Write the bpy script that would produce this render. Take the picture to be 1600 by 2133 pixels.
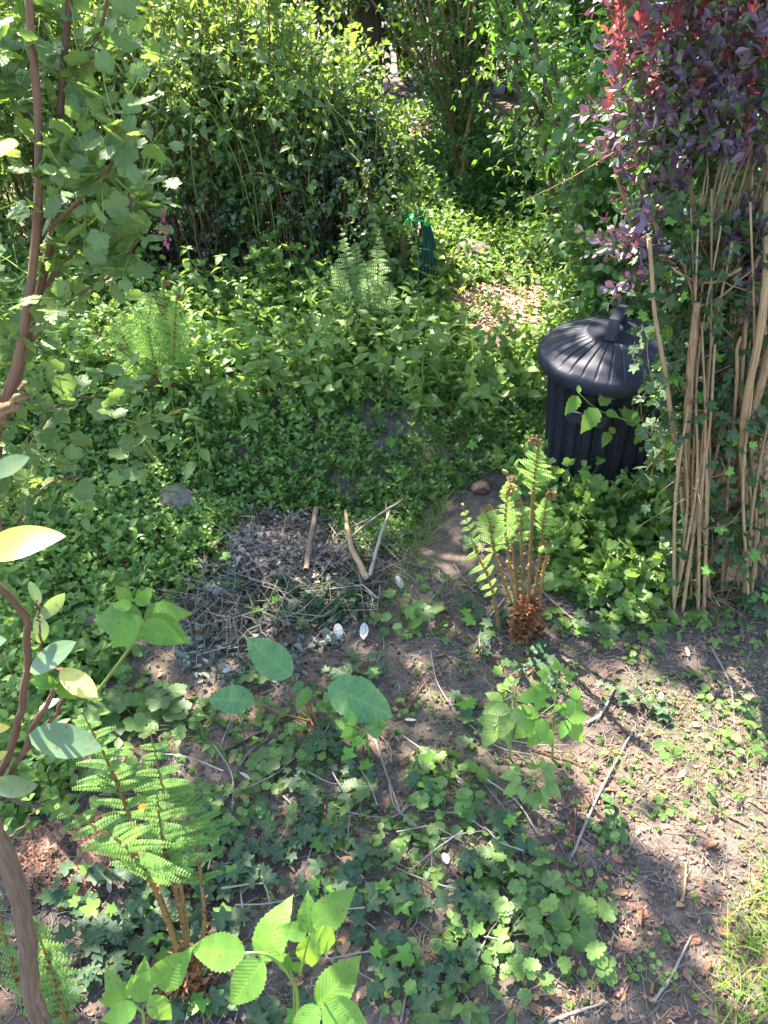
import bpy, math, random
import numpy as np
from mathutils import Vector
R = math.radians
rng = np.random.default_rng(11)
random.seed(5)
scene = bpy.context.scene
for o in list(bpy.data.objects): bpy.data.objects.remove(o)

# ------------------------------------------------------------------ camera, sky, sun, exposure
FPX = 1611.0; PITCH = 38.0; CAMZ = 1.65
cam_d = bpy.data.cameras.new('camera'); cam = bpy.data.objects.new('camera', cam_d)
scene.collection.objects.link(cam); scene.camera = cam
cam.location = (0, 0, CAMZ); cam.rotation_euler = (R(90-PITCH), 0, 0)
cam_d.sensor_fit = 'VERTICAL'; cam_d.sensor_height = 36.0; cam_d.lens = FPX/2133*36
cam_d.clip_start = 0.02; cam_d.clip_end = 400
cam_d.dof.use_dof = True; cam_d.dof.focus_distance = 2.3; cam_d.dof.aperture_fstop = 20.0
SUN = np.array([-0.36, 0.50, 0.80]); SUN /= np.linalg.norm(SUN)
world = bpy.data.worlds.new('World'); scene.world = world; world.use_nodes = True
wn = world.node_tree; bg = wn.nodes['Background']
sky = wn.nodes.new('ShaderNodeTexSky'); sky.sky_type = 'NISHITA'; sky.sun_disc = False
sky.sun_elevation = math.asin(SUN[2]); sky.sun_rotation = math.atan2(SUN[0], SUN[1])
wn.links.new(sky.outputs[0], bg.inputs[0]); bg.inputs[1].default_value = 0.135
sl = bpy.data.lights.new('sun', 'SUN'); sl.energy = 5.0; sl.angle = R(0.53); sl.color = (1.0, 0.93, 0.82)
so = bpy.data.objects.new('sun', sl); scene.collection.objects.link(so)
so.rotation_euler = Vector(SUN.tolist()).to_track_quat('Z', 'Y').to_euler(); so.location = (SUN*30).tolist()
scene.view_settings.view_transform = 'Standard'; scene.view_settings.look = 'None'
scene.view_settings.exposure = 2.6; scene.view_settings.gamma = 1.0
scene.view_settings.use_curve_mapping = False
scene.render.engine = 'CYCLES'
scene.cycles.max_bounces = 6; scene.cycles.diffuse_bounces = 3; scene.cycles.transmission_bounces = 5
scene.cycles.glossy_bounces = 2; scene.cycles.caustics_reflective = False; scene.cycles.caustics_refractive = False

# ------------------------------------------------------------------ helpers: camera geometry, noise, terrain
CP, SP = math.cos(R(PITCH)), math.sin(R(PITCH))
def ray(px, py):
    cx = (px-800)/FPX; cy = (1066.5-py)/FPX
    return np.array([cx, CP+cy*SP, -SP+cy*CP])
def at(px, py, Y):                       # point seen at a pixel, at forward distance Y
    d = ray(px, py); return np.array([0, 0, CAMZ]) + d*(Y/d[1])
def atd(px, py, dep):                     # point seen at a pixel, at a depth along the view
    return np.array([0, 0, CAMZ])+ray(px, py)*dep
def depth(p): return p[1]*CP-(p[2]-CAMZ)*SP
def pix(p):                              # where a world point shows in the photograph
    p = np.asarray(p, float); v = p-np.array([0, 0, CAMZ])
    dep = v[..., 1]*CP - v[..., 2]*SP; up = v[..., 1]*SP + v[..., 2]*CP
    dep = np.where(dep < 0.05, 0.05, dep)
    return 800+FPX*v[..., 0]/dep, 1066.5-FPX*up/dep
def sm(a, b, x):
    t = np.clip((x-a)/(b-a), 0, 1); return t*t*(3-2*t)
def hsh(i, j, s):
    h = np.sin(i*127.1+j*311.7+s*74.7)*43758.5453; return h-np.floor(h)
def vnoise(x, y, s=0):
    xi, yi = np.floor(x), np.floor(y); xf, yf = x-xi, y-yi
    u, v = xf*xf*(3-2*xf), yf*yf*(3-2*yf)
    return (hsh(xi, yi, s)*(1-u)+hsh(xi+1, yi, s)*u)*(1-v)+(hsh(xi, yi+1, s)*(1-u)+hsh(xi+1, yi+1, s)*u)*v
def fbm(x, y, o=4, s=0):
    r = 0; a = .5
    for k in range(o): r = r+a*(vnoise(x*2**k, y*2**k, s+k)-.5); a *= .5
    return r
def blob(x, y, cx, cy, rx, ry): return np.exp(-(((x-cx)/rx)**2+((y-cy)/ry)**2))
def g(x, y):                             # height of the ground
    x = np.asarray(x, float); y = np.asarray(y, float)
    bank = 0.16*sm(2.15, 2.65, y+0.10*x)*sm(0.75, 0.1, x)*sm(9, 5, y)
    z = bank + 0.05*fbm(x*1.3, y*1.3, 3, 2) + 0.022*fbm(x*7, y*7, 3, 7) + 0.008*fbm(x*30, y*30, 2, 9)
    z = z - 0.12*blob(x, y, -0.22, 2.12, .38, .22) + 0.03*blob(x, y, -0.28, 1.92, .32, .18)+0.03*blob(x, y, -0.42, 1.97, .1, .07)
    z = z - 0.05*blob(x, y, -0.75, 1.75, .28, .2)
    z = z + 0.04*blob(x, y, 0.1, 1.72, .2, .14) + 0.05*blob(x, y, 1.05, 1.75, .3, .3)
    return z
def gp(px, py, dz=0.0):                  # ground point under a pixel
    d = ray(px, py); t = 0.3
    for k in range(400):
        p = np.array([0, 0, CAMZ])+d*t
        h = p[2]-float(g(p[0], p[1]))
        if h < 0.002: break
        t += max(0.004, h*0.5)
    p[2] += dz; return p
def unit(v): return v/np.maximum(np.linalg.norm(v, axis=-1, keepdims=True), 1e-9)
def U(a, b, n=None): return rng.uniform(a, b, n)

# ------------------------------------------------------------------ objects
col = scene.collection
def tag(o, label=None, cat=None, group=None, kind=None):
    if label: o['label'] = label
    if cat: o['category'] = cat
    if group: o['group'] = group
    if kind: o['kind'] = kind
    return o
def empty(name, loc, label=None, cat=None, group=None):
    o = bpy.data.objects.new(name, None); col.objects.link(o); o.empty_display_size = .05
    o.location = [float(a) for a in loc]; tag(o, label, cat, group); return o
def copy_tree(o, parent=None):
    c = o.copy(); col.objects.link(c)
    if parent is not None: c.parent = parent
    for ch in KIDS.get(o.name, []): copy_tree(ch, c)
    return c
KIDS = {}
class MB:
    def __init__(s): s.V = []; s.A = []; s.F3 = []; s.F4 = []; s.n = 0
    def add(s, V, A=None, F3=None, F4=None):
        V = np.asarray(V, float).reshape(-1, 3)
        A = np.zeros_like(V)+.5 if A is None else np.asarray(A, float).reshape(-1, 3)
        s.V.append(V); s.A.append(A)
        if F3 is not None and len(F3): s.F3.append(np.asarray(F3).reshape(-1, 3)+s.n)
        if F4 is not None and len(F4): s.F4.append(np.asarray(F4).reshape(-1, 4)+s.n)
        s.n += len(V); return s
    def build(s, name, mat, parent=None, smooth=True, org=None):
        V = np.concatenate(s.V).astype(np.float32); A = np.concatenate(s.A).astype(np.float32)
        if org is not None: V = V-np.asarray(org, np.float32)
        f3 = np.concatenate(s.F3) if s.F3 else np.zeros((0, 3), int)
        f4 = np.concatenate(s.F4) if s.F4 else np.zeros((0, 4), int)
        me = bpy.data.meshes.new(name); me.vertices.add(len(V)); me.vertices.foreach_set('co', V.ravel())
        li = np.concatenate([f3.ravel(), f4.ravel()]).astype(np.int32)
        me.loops.add(len(li)); me.loops.foreach_set('vertex_index', li)
        st = np.concatenate([np.arange(len(f3))*3, len(f3)*3+np.arange(len(f4))*4]).astype(np.int32)
        me.polygons.add(len(st)); me.polygons.foreach_set('loop_start', st)
        me.polygons.foreach_set('use_smooth', np.full(len(st), smooth, bool))
        at_ = me.attributes.new('lf', 'FLOAT_VECTOR', 'POINT'); at_.data.foreach_set('vector', A.ravel())
        me.update(calc_edges=True); me.materials.append(mat)
        o = bpy.data.objects.new(name, me); col.objects.link(o)
        if parent is not None: o.parent = parent; KIDS.setdefault(parent.name, []).append(o)
        return o
def inst(mb, tmpls, Yd, Nh, P, S, tone=None):
    """copies of leaf templates: Yd tip direction, Nh wished normal, P base, S size"""
    n = len(P)
    if n == 0: return
    Yd = unit(np.asarray(Yd, float)); X = unit(np.cross(Yd, Nh)); Z = np.cross(X, Yd)
    if tone is None: tone = rng.random(n)
    S = np.broadcast_to(np.asarray(S, float), (n,))
    pick = rng.integers(0, len(tmpls), n)
    for k, (tv, ta, f3, f4) in enumerate(tmpls):
        m = pick == k; c = int(m.sum())
        if not c: continue
        V = (tv[None, :, 0:1]*X[m][:, None]+tv[None, :, 1:2]*Yd[m][:, None]+tv[None, :, 2:3]*Z[m][:, None])*S[m][:, None, None]+P[m][:, None]
        A = np.broadcast_to(ta[None], (c,)+ta.shape).copy(); A[:, :, 2] = tone[m][:, None]
        off = (np.arange(c)*len(tv))[:, None, None]
        mb.add(V, A, (f3[None]+off) if len(f3) else None, (f4[None]+off) if len(f4) else None)
def tubes(mb, C, rad, sides=4, tone=None, cap=True):
    """C (n,k,3) centre lines, rad (n,k) or (k,)"""
    C = np.asarray(C, float)
    if C.ndim == 2: C = C[None]
    n, k, _ = C.shape; rad = np.broadcast_to(np.asarray(rad, float), (n, k))
    T = unit(np.gradient(C, axis=1))
    ref = np.where(np.abs(T[:, :1, 2:3]) > .8, np.array([1., 0.1, 0]), np.array([0, .1, 1.]))
    X = unit(np.cross(T, ref)); Y = np.cross(T, X)
    a = np.linspace(0, 2*np.pi, sides, endpoint=False)
    V = C[:, :, None]+rad[:, :, None, None]*(np.cos(a)[None, None, :, None]*X[:, :, None]+np.sin(a)[None, None, :, None]*Y[:, :, None])
    A = np.zeros(V.shape); A[..., 0] = (a/(2*np.pi))[None, None]; A[..., 1] = np.linspace(0, 1, k)[None, :, None]
    A[..., 2] = (rng.random(n) if tone is None else np.broadcast_to(tone, (n,)))[:, None, None]
    i = np.arange(k-1)[:, None]*sides; j = np.arange(sides)[None]; j2 = (j+1) % sides
    q = np.stack([i+j, i+j2, i+sides+j2, i+sides+j], -1).reshape(-1, 4)
    off = (np.arange(n)*k*sides)[:, None, None]
    F3 = None
    if cap and sides >= 3:
        e = (k-1)*sides
        t = np.array([[e, e+s_, e+s_+1] for s_ in range(1, sides-1)]); F3 = t[None]+off
    mb.add(V, A, F3, q[None]+off)
def curve(pts, k=24):                    # smooth line through a few points
    pts = np.asarray(pts, float); n = len(pts)
    P = np.vstack([2*pts[0]-pts[1], pts, 2*pts[-1]-pts[-2]]); out = []
    for t in np.linspace(0, n-1, k):
        i = min(int(t), n-2); f = t-i; a, b, c, d = P[i], P[i+1], P[i+2], P[i+3]
        out.append(.5*(2*b+(c-a)*f+(2*a-5*b+4*c-d)*f*f+(3*b-a-3*c+d)*f**3))
    return np.array(out)

# ------------------------------------------------------------------ leaf templates (x across, y along, z normal)
def T_ovate(rows, prof, fold=.3, curl=.25, serr=0., twist=0., wave=0.):
    ys = np.linspace(0, 1, rows+1); V = [(0, 0, 0)]; A = [(0, 0, 0)]; F3 = []; F4 = []
    for i, y in enumerate(ys[1:-1]):
        w = prof(y)*(1+(serr if i % 2 else -serr))
        z = -curl*y*y; c, s_ = math.cos(twist*y), math.sin(twist*y)
        sh = serr*.10 if i % 2 == 0 else 0
        for sx in (-1, 0, 1):
            V.append((sx*w*c, y+(sh if sx else 0), z+abs(sx)*w*fold+sx*w*s_+abs(sx)*wave*(math.sin(y*19+sx*1.3)+.5*math.sin(y*41+sx)))); A.append((sx*w, y, 0))
    e = len(V); V.append((0, 1, -curl)); A.append((0, 1, 0))
    F3 += [(0, 2, 1), (0, 3, 2)]
    m = rows-1
    for i in range(m-1):
        b = 1+i*3; F4 += [(b, b+1, b+4, b+3), (b+1, b+2, b+5, b+4)]
    b = 1+(m-1)*3; F3 += [(b, b+1, e), (b+1, b+2, e)]
    return (np.array(V, float), np.array(A, float), np.array(F3), np.array(F4, int).reshape(-1, 4))
def P_ov(w, pk=.42):
    return lambda y: w*(math.sin(math.pi*min(1, y/(2*pk))) if y < pk else math.cos(math.pi/2*((y-pk)/(1-pk))**1.25))
def P_el(w, pk=.42, a=1.8, b=1.25):
    return lambda y: w*((1-((pk-y)/pk)**2)**.62 if y < pk else (1-((y-pk)/(1-pk))**a)**b)
def P_obov(w): return P_ov(w, .66)
def T_lobed(keys, cup=.15, mid=.55, teeth=0., nt=0, ribs=(0,), stalk=0.0, wav=.0):
    """outline from (angle, radius) keys, angle 0 at the tip; mirrored"""
    ks = [(-a, r) for a, r in reversed(keys) if a > 0]+list(keys)
    an = np.array([R(a) for a, r in ks]); rr = np.array([r for a, r in ks])
    th = np.linspace(an[0], an[-1], nt) if nt else an
    rad = np.interp(th, an, rr)
    if teeth: rad = rad*(1+teeth*((np.arange(len(th)) % 2)*2-1))
    V = [(0, 0, 0)]; A = [(0, 0, 0)]; F3 = []; F4 = []
    rb = np.array([R(a) for r_ in ribs for a in ((r_, -r_) if r_ else (0,))])
    for f in (mid, 1.0):
        for i_, (t, r) in enumerate(zip(th, rad)):
            d = np.abs(rb-t).min(); q = r*f
            V.append((math.sin(t)*q, math.cos(t)*q, cup*q*q*(1 if f < 1 else .7)-wav*q*math.cos(d*5)*.3+wav*.25*(i_ % 2)*(f == 1.0)))
            A.append((min(d, .8)*q*.7, q, 0))
    m = len(th)
    for i in range(m-1):
        F3.append((0, 2+i, 1+i)); F4.append((1+i, 2+i, 1+m+i+1, 1+m+i))
    V = np.array(V, float); V[:, 1] += stalk
    return (V, np.array(A, float), np.array(F3), np.array(F4))
def combine(parts):                      # several leaflets -> one template: (tmpl, angle, size, pos, tilt)
    Vs, As, F3s, F4s, n = [], [], [], [], 0
    for (v, a, f3, f4), ang, s_, pos, tilt in parts:
        c, si = math.cos(ang), math.sin(ang); w = v.copy()
        ct, st = math.cos(tilt), math.sin(tilt)
        y = w[:, 1]*ct-w[:, 2]*st; z = w[:, 1]*st+w[:, 2]*ct
        x2 = w[:, 0]*c+y*si; y2 = -w[:, 0]*si+y*c
        Vs.append(np.stack([x2, y2, z], 1)*s_+np.array(pos)); As.append(a)
        F3s.append(f3+n); F4s.append(f4+n); n += len(v)
    return (np.concatenate(Vs), np.concatenate(As), np.concatenate(F3s), np.concatenate(F4s))
tiny = [T_ovate(3, P_ov(.34), .35, .2), T_ovate(3, P_ov(.30), .2, .4, 0, .4), T_ovate(3, P_ov(.38), .5, .05)]
ovate = [T_ovate(5, P_ov(.28), .3, .15), T_ovate(5, P_ov(.33), .2, .45, 0, .3), T_ovate(5, P_ov(.30), .45, .3, 0, -.3)]
lance = [T_ovate(5, P_ov(.17), .35, .3), T_ovate(5, P_ov(.20), .2, .6, 0, .3), T_ovate(5, P_ov(.15), .4, .1, 0, -.4)]
obov = [T_ovate(5, P_obov(.24), .3, .1), T_ovate(5, P_obov(.28), .15, -.15, 0, .3), T_ovate(5, P_obov(.22), .4, .3, 0, -.3)]
rasp = [T_ovate(27, P_el(.29, .38), .22, .22, .045, 0, .012), T_ovate(27, P_el(.32, .40), .12, .5, .045, .35, .018), T_ovate(27, P_el(.28, .36), .35, .1, .045, -.35, .015)]
rasps = [T_ovate(11, P_el(.30, .38), .25, .3, .09), T_ovate(11, P_el(.33, .4), .12, .45, .09, .3), T_ovate(11, P_el(.28, .36), .35, .12, .09, -.3)]
glossy = [T_ovate(12, P_el(.23, .5, 2, .9), .12, .05), T_ovate(12, P_el(.25, .5, 2, .9), .2, .3, 0, .5), T_ovate(12, P_el(.21, .55, 2, .9), .3, -.15, 0, -.5)]
dock = [T_ovate(27, P_el(.30, .42, 1.9, .95), .14, .25, .03, .2, .035)]
ck = [(0, 1.0), (16, .93), (28, .76), (40, .88), (52, .90), (66, .78), (82, .64), (98, .68), (115, .62), (140, .42), (165, .28), (174, .05)]
currant = [T_lobed(ck, c_, .55, .022, 39, (0, 50, 105), 0, w_) for c_, w_ in ((.18, .1), (-.15, .16), (.32, .08))]
ik = [(0, 1.0), (14, .70), (25, .54), (38, .68), (50, .84), (62, .66), (76, .50), (95, .56), (112, .64), (130, .50), (155, .34), (176, .1)]
ivy = [T_lobed(ik, c_, .5, 0, 0, (0, 50, 112), 0, w_) for c_, w_ in ((.12, .10), (-.12, .12), (.25, .06))]
lk = [(0, 1.0), (20, .95), (33, .62), (46, .80), (64, .74), (82, .42), (110, .36), (150, .22), (176, .04)]
leafl = [T_lobed(lk, c_, .55, .045, 41, (0, 52), 0, w_) for c_, w_ in ((.15, .12), (-.2, .12))]
rk = [(0, .95), (30, 1.0), (55, .93), (80, 1.0), (110, .9), (140, .8), (165, .55), (176, .1)]
roundl = [T_lobed(rk, c_, .55, .06, 37, (0, 40, 80, 125), 0, w_) for c_, w_ in ((.22, .12), (-.18, .1))]
avens = [combine([(leafl[a], 0, .62, (0, .38, .02*s_), -.15), (leafl[b], R(68), .42, (.02, .36, 0), .1), (leafl[b], R(-68), .42, (-.02, .36, 0), .1),
                  (leafl[a], R(75), .16, (.01, .2, 0), .1), (leafl[a], R(-75), .16, (-.01, .2, 0), .1)]) for a, b, s_ in ((0, 1, 1), (1, 0, -1), (0, 0, 2))]
trif = [combine([(rasps[a], 0, .58, (0, .42, 0), t_), (rasps[b], R(62), .46, (.015, .40, 0), .05), (rasps[c_], R(-62), .46, (-.015, .40, 0), .05)]) for a, b, c_, t_ in ((0, 1, 2, -.25), (1, 2, 0, -.1), (2, 0, 1, -.4))]
trifb = [combine([(rasp[a], 0, .62, (0, .46, .02), t_), (rasp[b], R(60), .50, (.015, .40, 0), .05), (rasp[c_], R(-60), .50, (-.015, .40, 0), .05)]) for a, b, c_, t_ in ((0, 1, 2, -.3), (1, 2, 0, -.1), (2, 0, 1, -.35))]

# ------------------------------------------------------------------ materials
def mat_new(name):
    m = bpy.data.materials.new(name); m.use_nodes = True; nt = m.node_tree; nt.nodes.clear()
    return m, nt, (lambda t, **k: _node(nt, t, k)), nt.links.new
def _node(nt, t, k):
    n = nt.nodes.new(t)
    for a, b in k.items(): setattr(n, a, b)
    return n
def math_(nt, op, a, b=None, clamp=False):
    n = nt.nodes.new('ShaderNodeMath'); n.operation = op; n.use_clamp = clamp
    for i, v in enumerate((a, b)):
        if v is None: continue
        if isinstance(v, (int, float)): n.inputs[i].default_value = v
        else: nt.links.new(v, n.inputs[i])
    return n.outputs[0]
def mixc(nt, f, a, b, mode='MIX'):
    n = nt.nodes.new('ShaderNodeMix'); n.data_type = 'RGBA'; n.blend_type = mode
    for i, v in ((0, f), (6, a), (7, b)):
        if isinstance(v, (int, float)): n.inputs[i].default_value = v
        elif isinstance(v, tuple): n.inputs[i].default_value = v+(1,) if len(v) == 3 else v
        else: nt.links.new(v, n.inputs[i])
    return n.outputs[2]
def leaf_mat(name, dark, light, trans=(.25, .45, .04), tw=.4, rough=.42, veins=9, vs=.25, bump=.3, spec=.5, odd=None, oddp=.04, coat=0, spots=True):
    m, nt, N, L = mat_new(name)
    a = N('ShaderNodeAttribute', attribute_name='lf'); sp = N('ShaderNodeSeparateXYZ'); L(a.outputs['Vector'], sp.inputs[0])
    x, y, t = sp.outputs
    geo = N('ShaderNodeNewGeometry'); nz = N('ShaderNodeTexNoise'); nz.inputs['Scale'].default_value = 60; nz.inputs['Detail'].default_value = 2
    L(geo.outputs['Position'], nz.inputs['Vector'])
    ax = math_(nt, 'ABSOLUTE', x)
    rib = math_(nt, 'SUBTRACT', 1, math_(nt, 'MULTIPLY', ax, 38), True)
    ph = math_(nt, 'MULTIPLY', math_(nt, 'SUBTRACT', y, math_(nt, 'MULTIPLY', ax, .85)), veins*6.2832)
    w = math_(nt, 'COSINE', ph)
    w = math_(nt, 'ADD', math_(nt, 'MULTIPLY', w, .5), .5)
    lat = math_(nt, 'POWER', w, 7.0)
    ve = math_(nt, 'MAXIMUM', rib, math_(nt, 'MULTIPLY', lat, .55))
    tt = math_(nt, 'ADD', math_(nt, 'MULTIPLY', t, .75), math_(nt, 'MULTIPLY', nz.outputs[0], .35), True)
    c = mixc(nt, tt, dark, light)
    lt = tuple(min(1, q*1.7+.03) for q in light)
    c = mixc(nt, math_(nt, 'MULTIPLY', ve, vs), c, lt)
    tr = mixc(nt, math_(nt, 'MULTIPLY', tt, .6), trans, tuple(q*1.25 for q in trans))
    tr = mixc(nt, math_(nt, 'MULTIPLY', ve, .35), tr, tuple(q*.55 for q in trans))
    if spots:
        n2 = N('ShaderNodeTexNoise'); n2.inputs['Scale'].default_value = 150; n2.inputs['Detail'].default_value = 3; L(geo.outputs['Position'], n2.inputs['Vector'])
        n3 = N('ShaderNodeTexNoise'); n3.inputs['Scale'].default_value = 22; L(geo.outputs['Position'], n3.inputs['Vector'])
        s_ = N('ShaderNodeMapRange'); s_.inputs[1].default_value = .64; s_.inputs[2].default_value = .70; L(n2.outputs[0], s_.inputs[0])
        c = mixc(nt, math_(nt, 'MULTIPLY', s_.outputs[0], .75), c, (.14, .10, .04)); tr = mixc(nt, math_(nt, 'MULTIPLY', s_.outputs[0], .75), tr, (.12, .09, .02))
        y_ = N('ShaderNodeMapRange'); y_.inputs[1].default_value = .5; y_.inputs[2].default_value = .72; L(n3.outputs[0], y_.inputs[0])
        c = mixc(nt, math_(nt, 'MULTIPLY', y_.outputs[0], .45), c, tuple(min(1, q*f_+g_) for q, f_, g_ in zip(light, (1.5, 1.15, .9), (.03, .02, 0))))
    if odd:
        f = math_(nt, 'GREATER_THAN', math_(nt, 'FRACT', math_(nt, 'MULTIPLY', t, 37.7)), 1-oddp)
        c = mixc(nt, f, c, odd); tr = mixc(nt, f, tr, tuple(min(1, q*1.3) for q in odd))
    p = N('ShaderNodeBsdfPrincipled'); L(c, p.inputs['Base Color']); p.inputs['Roughness'].default_value = rough
    p.inputs['Specular IOR Level'].default_value = spec
    if coat: p.inputs['Coat Weight'].default_value = coat; p.inputs['Coat Roughness'].default_value = .25
    if bump:
        b = N('ShaderNodeBump'); b.inputs['Strength'].default_value = bump; b.inputs['Distance'].default_value = .002
        L(math_(nt, 'ADD', math_(nt, 'SUBTRACT', 1, math_(nt, 'MULTIPLY', w, .8)), math_(nt, 'MULTIPLY', nz.outputs[0], .5)), b.inputs['Height']); L(b.outputs[0], p.inputs['Normal'])
    tb = N('ShaderNodeBsdfTranslucent'); L(tr, tb.inputs[0])
    mx = N('ShaderNodeMixShader'); mx.inputs[0].default_value = tw; L(p.outputs[0], mx.inputs[1]); L(tb.outputs[0], mx.inputs[2])
    o = N('ShaderNodeOutputMaterial'); L(mx.outputs[0], o.inputs[0]); return m
def wood_mat(name, c1, c2, rough=.85, scale=18, stretch=8, bump=.5, spec=.25, c3=None, limb=True):
    m, nt, N, L = mat_new(name)
    a = N('ShaderNodeAttribute', attribute_name='lf'); sp = N('ShaderNodeSeparateXYZ'); L(a.outputs['Vector'], sp.inputs[0])
    tc = N('ShaderNodeTexCoord'); mp = N('ShaderNodeMapping'); mp.inputs['Scale'].default_value = (stretch, stretch, 1); L(tc.outputs['Object'], mp.inputs[0])
    nz = N('ShaderNodeTexNoise'); nz.inputs['Scale'].default_value = scale; nz.inputs['Detail'].default_value = 5; L(mp.outputs[0], nz.inputs['Vector'])
    if limb:
        an = math_(nt, 'MULTIPLY', sp.outputs[0], 6.28319); cb = N('ShaderNodeCombineXYZ')
        L(math_(nt, 'ADD', math_(nt, 'COSINE', an), math_(nt, 'MULTIPLY', sp.outputs[2], 40)), cb.inputs[0]); L(math_(nt, 'SINE', an), cb.inputs[1]); L(math_(nt, 'MULTIPLY', sp.outputs[1], stretch*.55), cb.inputs[2])
        L(cb.outputs[0], nz.inputs['Vector']); nz.inputs['Scale'].default_value = 2.6; nz.inputs['Detail'].default_value = 8; nz.inputs['Roughness'].default_value = .68
    nr = N('ShaderNodeMapRange'); nr.inputs[1].default_value = .32; nr.inputs[2].default_value = .68; L(nz.outputs[0], nr.inputs[0])
    f = math_(nt, 'ADD', math_(nt, 'MULTIPLY', nr.outputs[0], .65), math_(nt, 'MULTIPLY', sp.outputs[2], .4), True)
    c = mixc(nt, f, c1, c2)
    if c3:
        n2 = N('ShaderNodeTexNoise'); n2.inputs['Scale'].default_value = 9; L(tc.outputs['Object'], n2.inputs['Vector'])
        c = mixc(nt, math_(nt, 'GREATER_THAN', n2.outputs[0], .56), c, c3)
    p = N('ShaderNodeBsdfPrincipled'); L(c, p.inputs['Base Color']); p.inputs['Roughness'].default_value = rough; p.inputs['Specular IOR Level'].default_value = spec
    b = N('ShaderNodeBump'); b.inputs['Strength'].default_value = bump; b.inputs['Distance'].default_value = .006; L(nz.outputs[0], b.inputs['Height']); L(b.outputs[0], p.inputs['Normal'])
    o = N('ShaderNodeOutputMaterial'); L(p.outputs[0], o.inputs[0]); return m
M = {}
M['hedge'] = leaf_mat('hedge_leaf', (.028, .068, .022), (.15, .24, .07), (.30, .44, .06), .42, .38, 6, .2, 0, .6)
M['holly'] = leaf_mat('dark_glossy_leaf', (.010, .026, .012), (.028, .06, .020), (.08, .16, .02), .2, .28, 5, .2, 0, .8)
M['shrub'] = leaf_mat('shrub_leaf', (.026, .064, .026), (.13, .23, .08), (.20, .42, .04), .4, .42, 6, .22, 0, .5)
M['shrub2'] = leaf_mat('broad_shrub_leaf', (.028, .070, .024), (.14, .25, .08), (.22, .42, .04), .38, .42, 7, .3, .2, .5)
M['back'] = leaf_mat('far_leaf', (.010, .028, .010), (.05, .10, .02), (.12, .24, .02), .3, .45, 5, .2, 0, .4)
M['currant'] = leaf_mat('currant_leaf', (.045, .095, .032), (.14, .22, .07), (.24, .38, .06), .42, .45, 9, .3, .10, .4, (.22, .20, .04), .03)
M['rasp'] = leaf_mat('raspberry_leaf', (.06, .15, .03), (.15, .31, .05), (.36, .56, .05), .45, .5, 13, .35, .16, .35)
M['herb'] = leaf_mat('herb_leaf', (.022, .065, .020), (.18, .30, .07), (.30, .48, .07), .38, .45, 9, .28, .10, .42)
M['nettle'] = leaf_mat('woodland_leaf', (.026, .065, .020), (.19, .30, .075), (.30, .47, .06), .4, .45, 7, .35, .3, .4)
M['vinca'] = leaf_mat('vinca_leaf', (.018, .052, .014), (.15, .27, .055), (.26, .44, .04), .32, .32, 5, .3, 0, .6)
M['ivy'] = leaf_mat('ivy_leaf', (.014, .036, .020), (.060, .110, .045), (.07, .18, .03), .2, .5, 6, .45, .06, .25, (.13, .27, .04), .12)
M['berb'] = leaf_mat('berberis_leaf', (.040, .032, .058), (.14, .095, .14), (.26, .06, .10), .2, .38, 6, .2, 0, .6, (.07, .13, .035), .34)
M['berbred'] = leaf_mat('berberis_red_leaf', (.16, .035, .05), (.32, .085, .085), (.6, .13, .10), .3, .4, 5, .2, 0, .5)
M['elae'] = leaf_mat('glossy_grey_leaf', (.05, .10, .04), (.14, .22, .11), (.30, .42, .08), .3, .3, 8, .18, .06, .6, (.42, .42, .06), .12)
M['elyel'] = leaf_mat('yellow_leaf', (.38, .34, .06), (.60, .54, .14), (.7, .6, .1), .35, .3, 5, .3, .2, .6)
M['dock'] = leaf_mat('dock_leaf', (.065, .16, .060), (.11, .24, .085), (.22, .42, .06), .35, .42, 9, .5, .3, .45)
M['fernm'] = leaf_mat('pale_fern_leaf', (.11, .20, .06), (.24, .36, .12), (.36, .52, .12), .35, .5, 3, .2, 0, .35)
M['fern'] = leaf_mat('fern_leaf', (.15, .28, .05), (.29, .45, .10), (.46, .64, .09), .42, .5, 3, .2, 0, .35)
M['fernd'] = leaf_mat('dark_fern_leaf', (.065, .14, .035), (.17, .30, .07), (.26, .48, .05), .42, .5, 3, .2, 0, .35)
M['grass'] = leaf_mat('grass_blade', (.08, .17, .03), (.28, .40, .09), (.40, .55, .08), .4, .5, 2, .1, 0, .3)
M['dead'] = leaf_mat('dead_leaf', (.12, .062, .032), (.40, .25, .15), (.3, .16, .07), .15, .7, 6, .3, .6, .25)
M['pale'] = leaf_mat('pale_dead_leaf', (.50, .46, .40), (.72, .70, .62), (.4, .36, .25), .2, .6, 5, .2, .5, .3)
M['heapdry'] = leaf_mat('dry_leaf_head', (.17, .13, .10), (.40, .34, .28), (.2, .15, .1), .1, .7, 5, .2, .4, .2)
M['greydead'] = leaf_mat('grey_wilted_leaf', (.04, .065, .045), (.17, .20, .16), (.1, .14, .06), .12, .6, 5, .2, .3, .3, (.42, .42, .44), .05)
M['twig'] = wood_mat('dry_twig', (.13, .10, .08), (.42, .36, .30))
M['stemb'] = wood_mat('brown_stem', (.06, .032, .022), (.21, .115, .068))
M['stemg'] = wood_mat('green_stem', (.09, .15, .03), (.20, .27, .06), .5, 20, 4, .1)
M['stemr'] = wood_mat('red_stem', (.22, .05, .06), (.42, .12, .11), .5, 20, 4, .1)
M['tan'] = wood_mat('tan_bark', (.13, .070, .034), (.62, .42, .23), .85, 14, 10, 1.0)
M['bark'] = wood_mat('bark', (.05, .034, .024), (.22, .15, .10), .9, 10, 7, .9)
M['barkg'] = wood_mat('grey_brown_bark', (.07, .048, .034), (.27, .19, .125), .9, 12, 6, .8)
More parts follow.
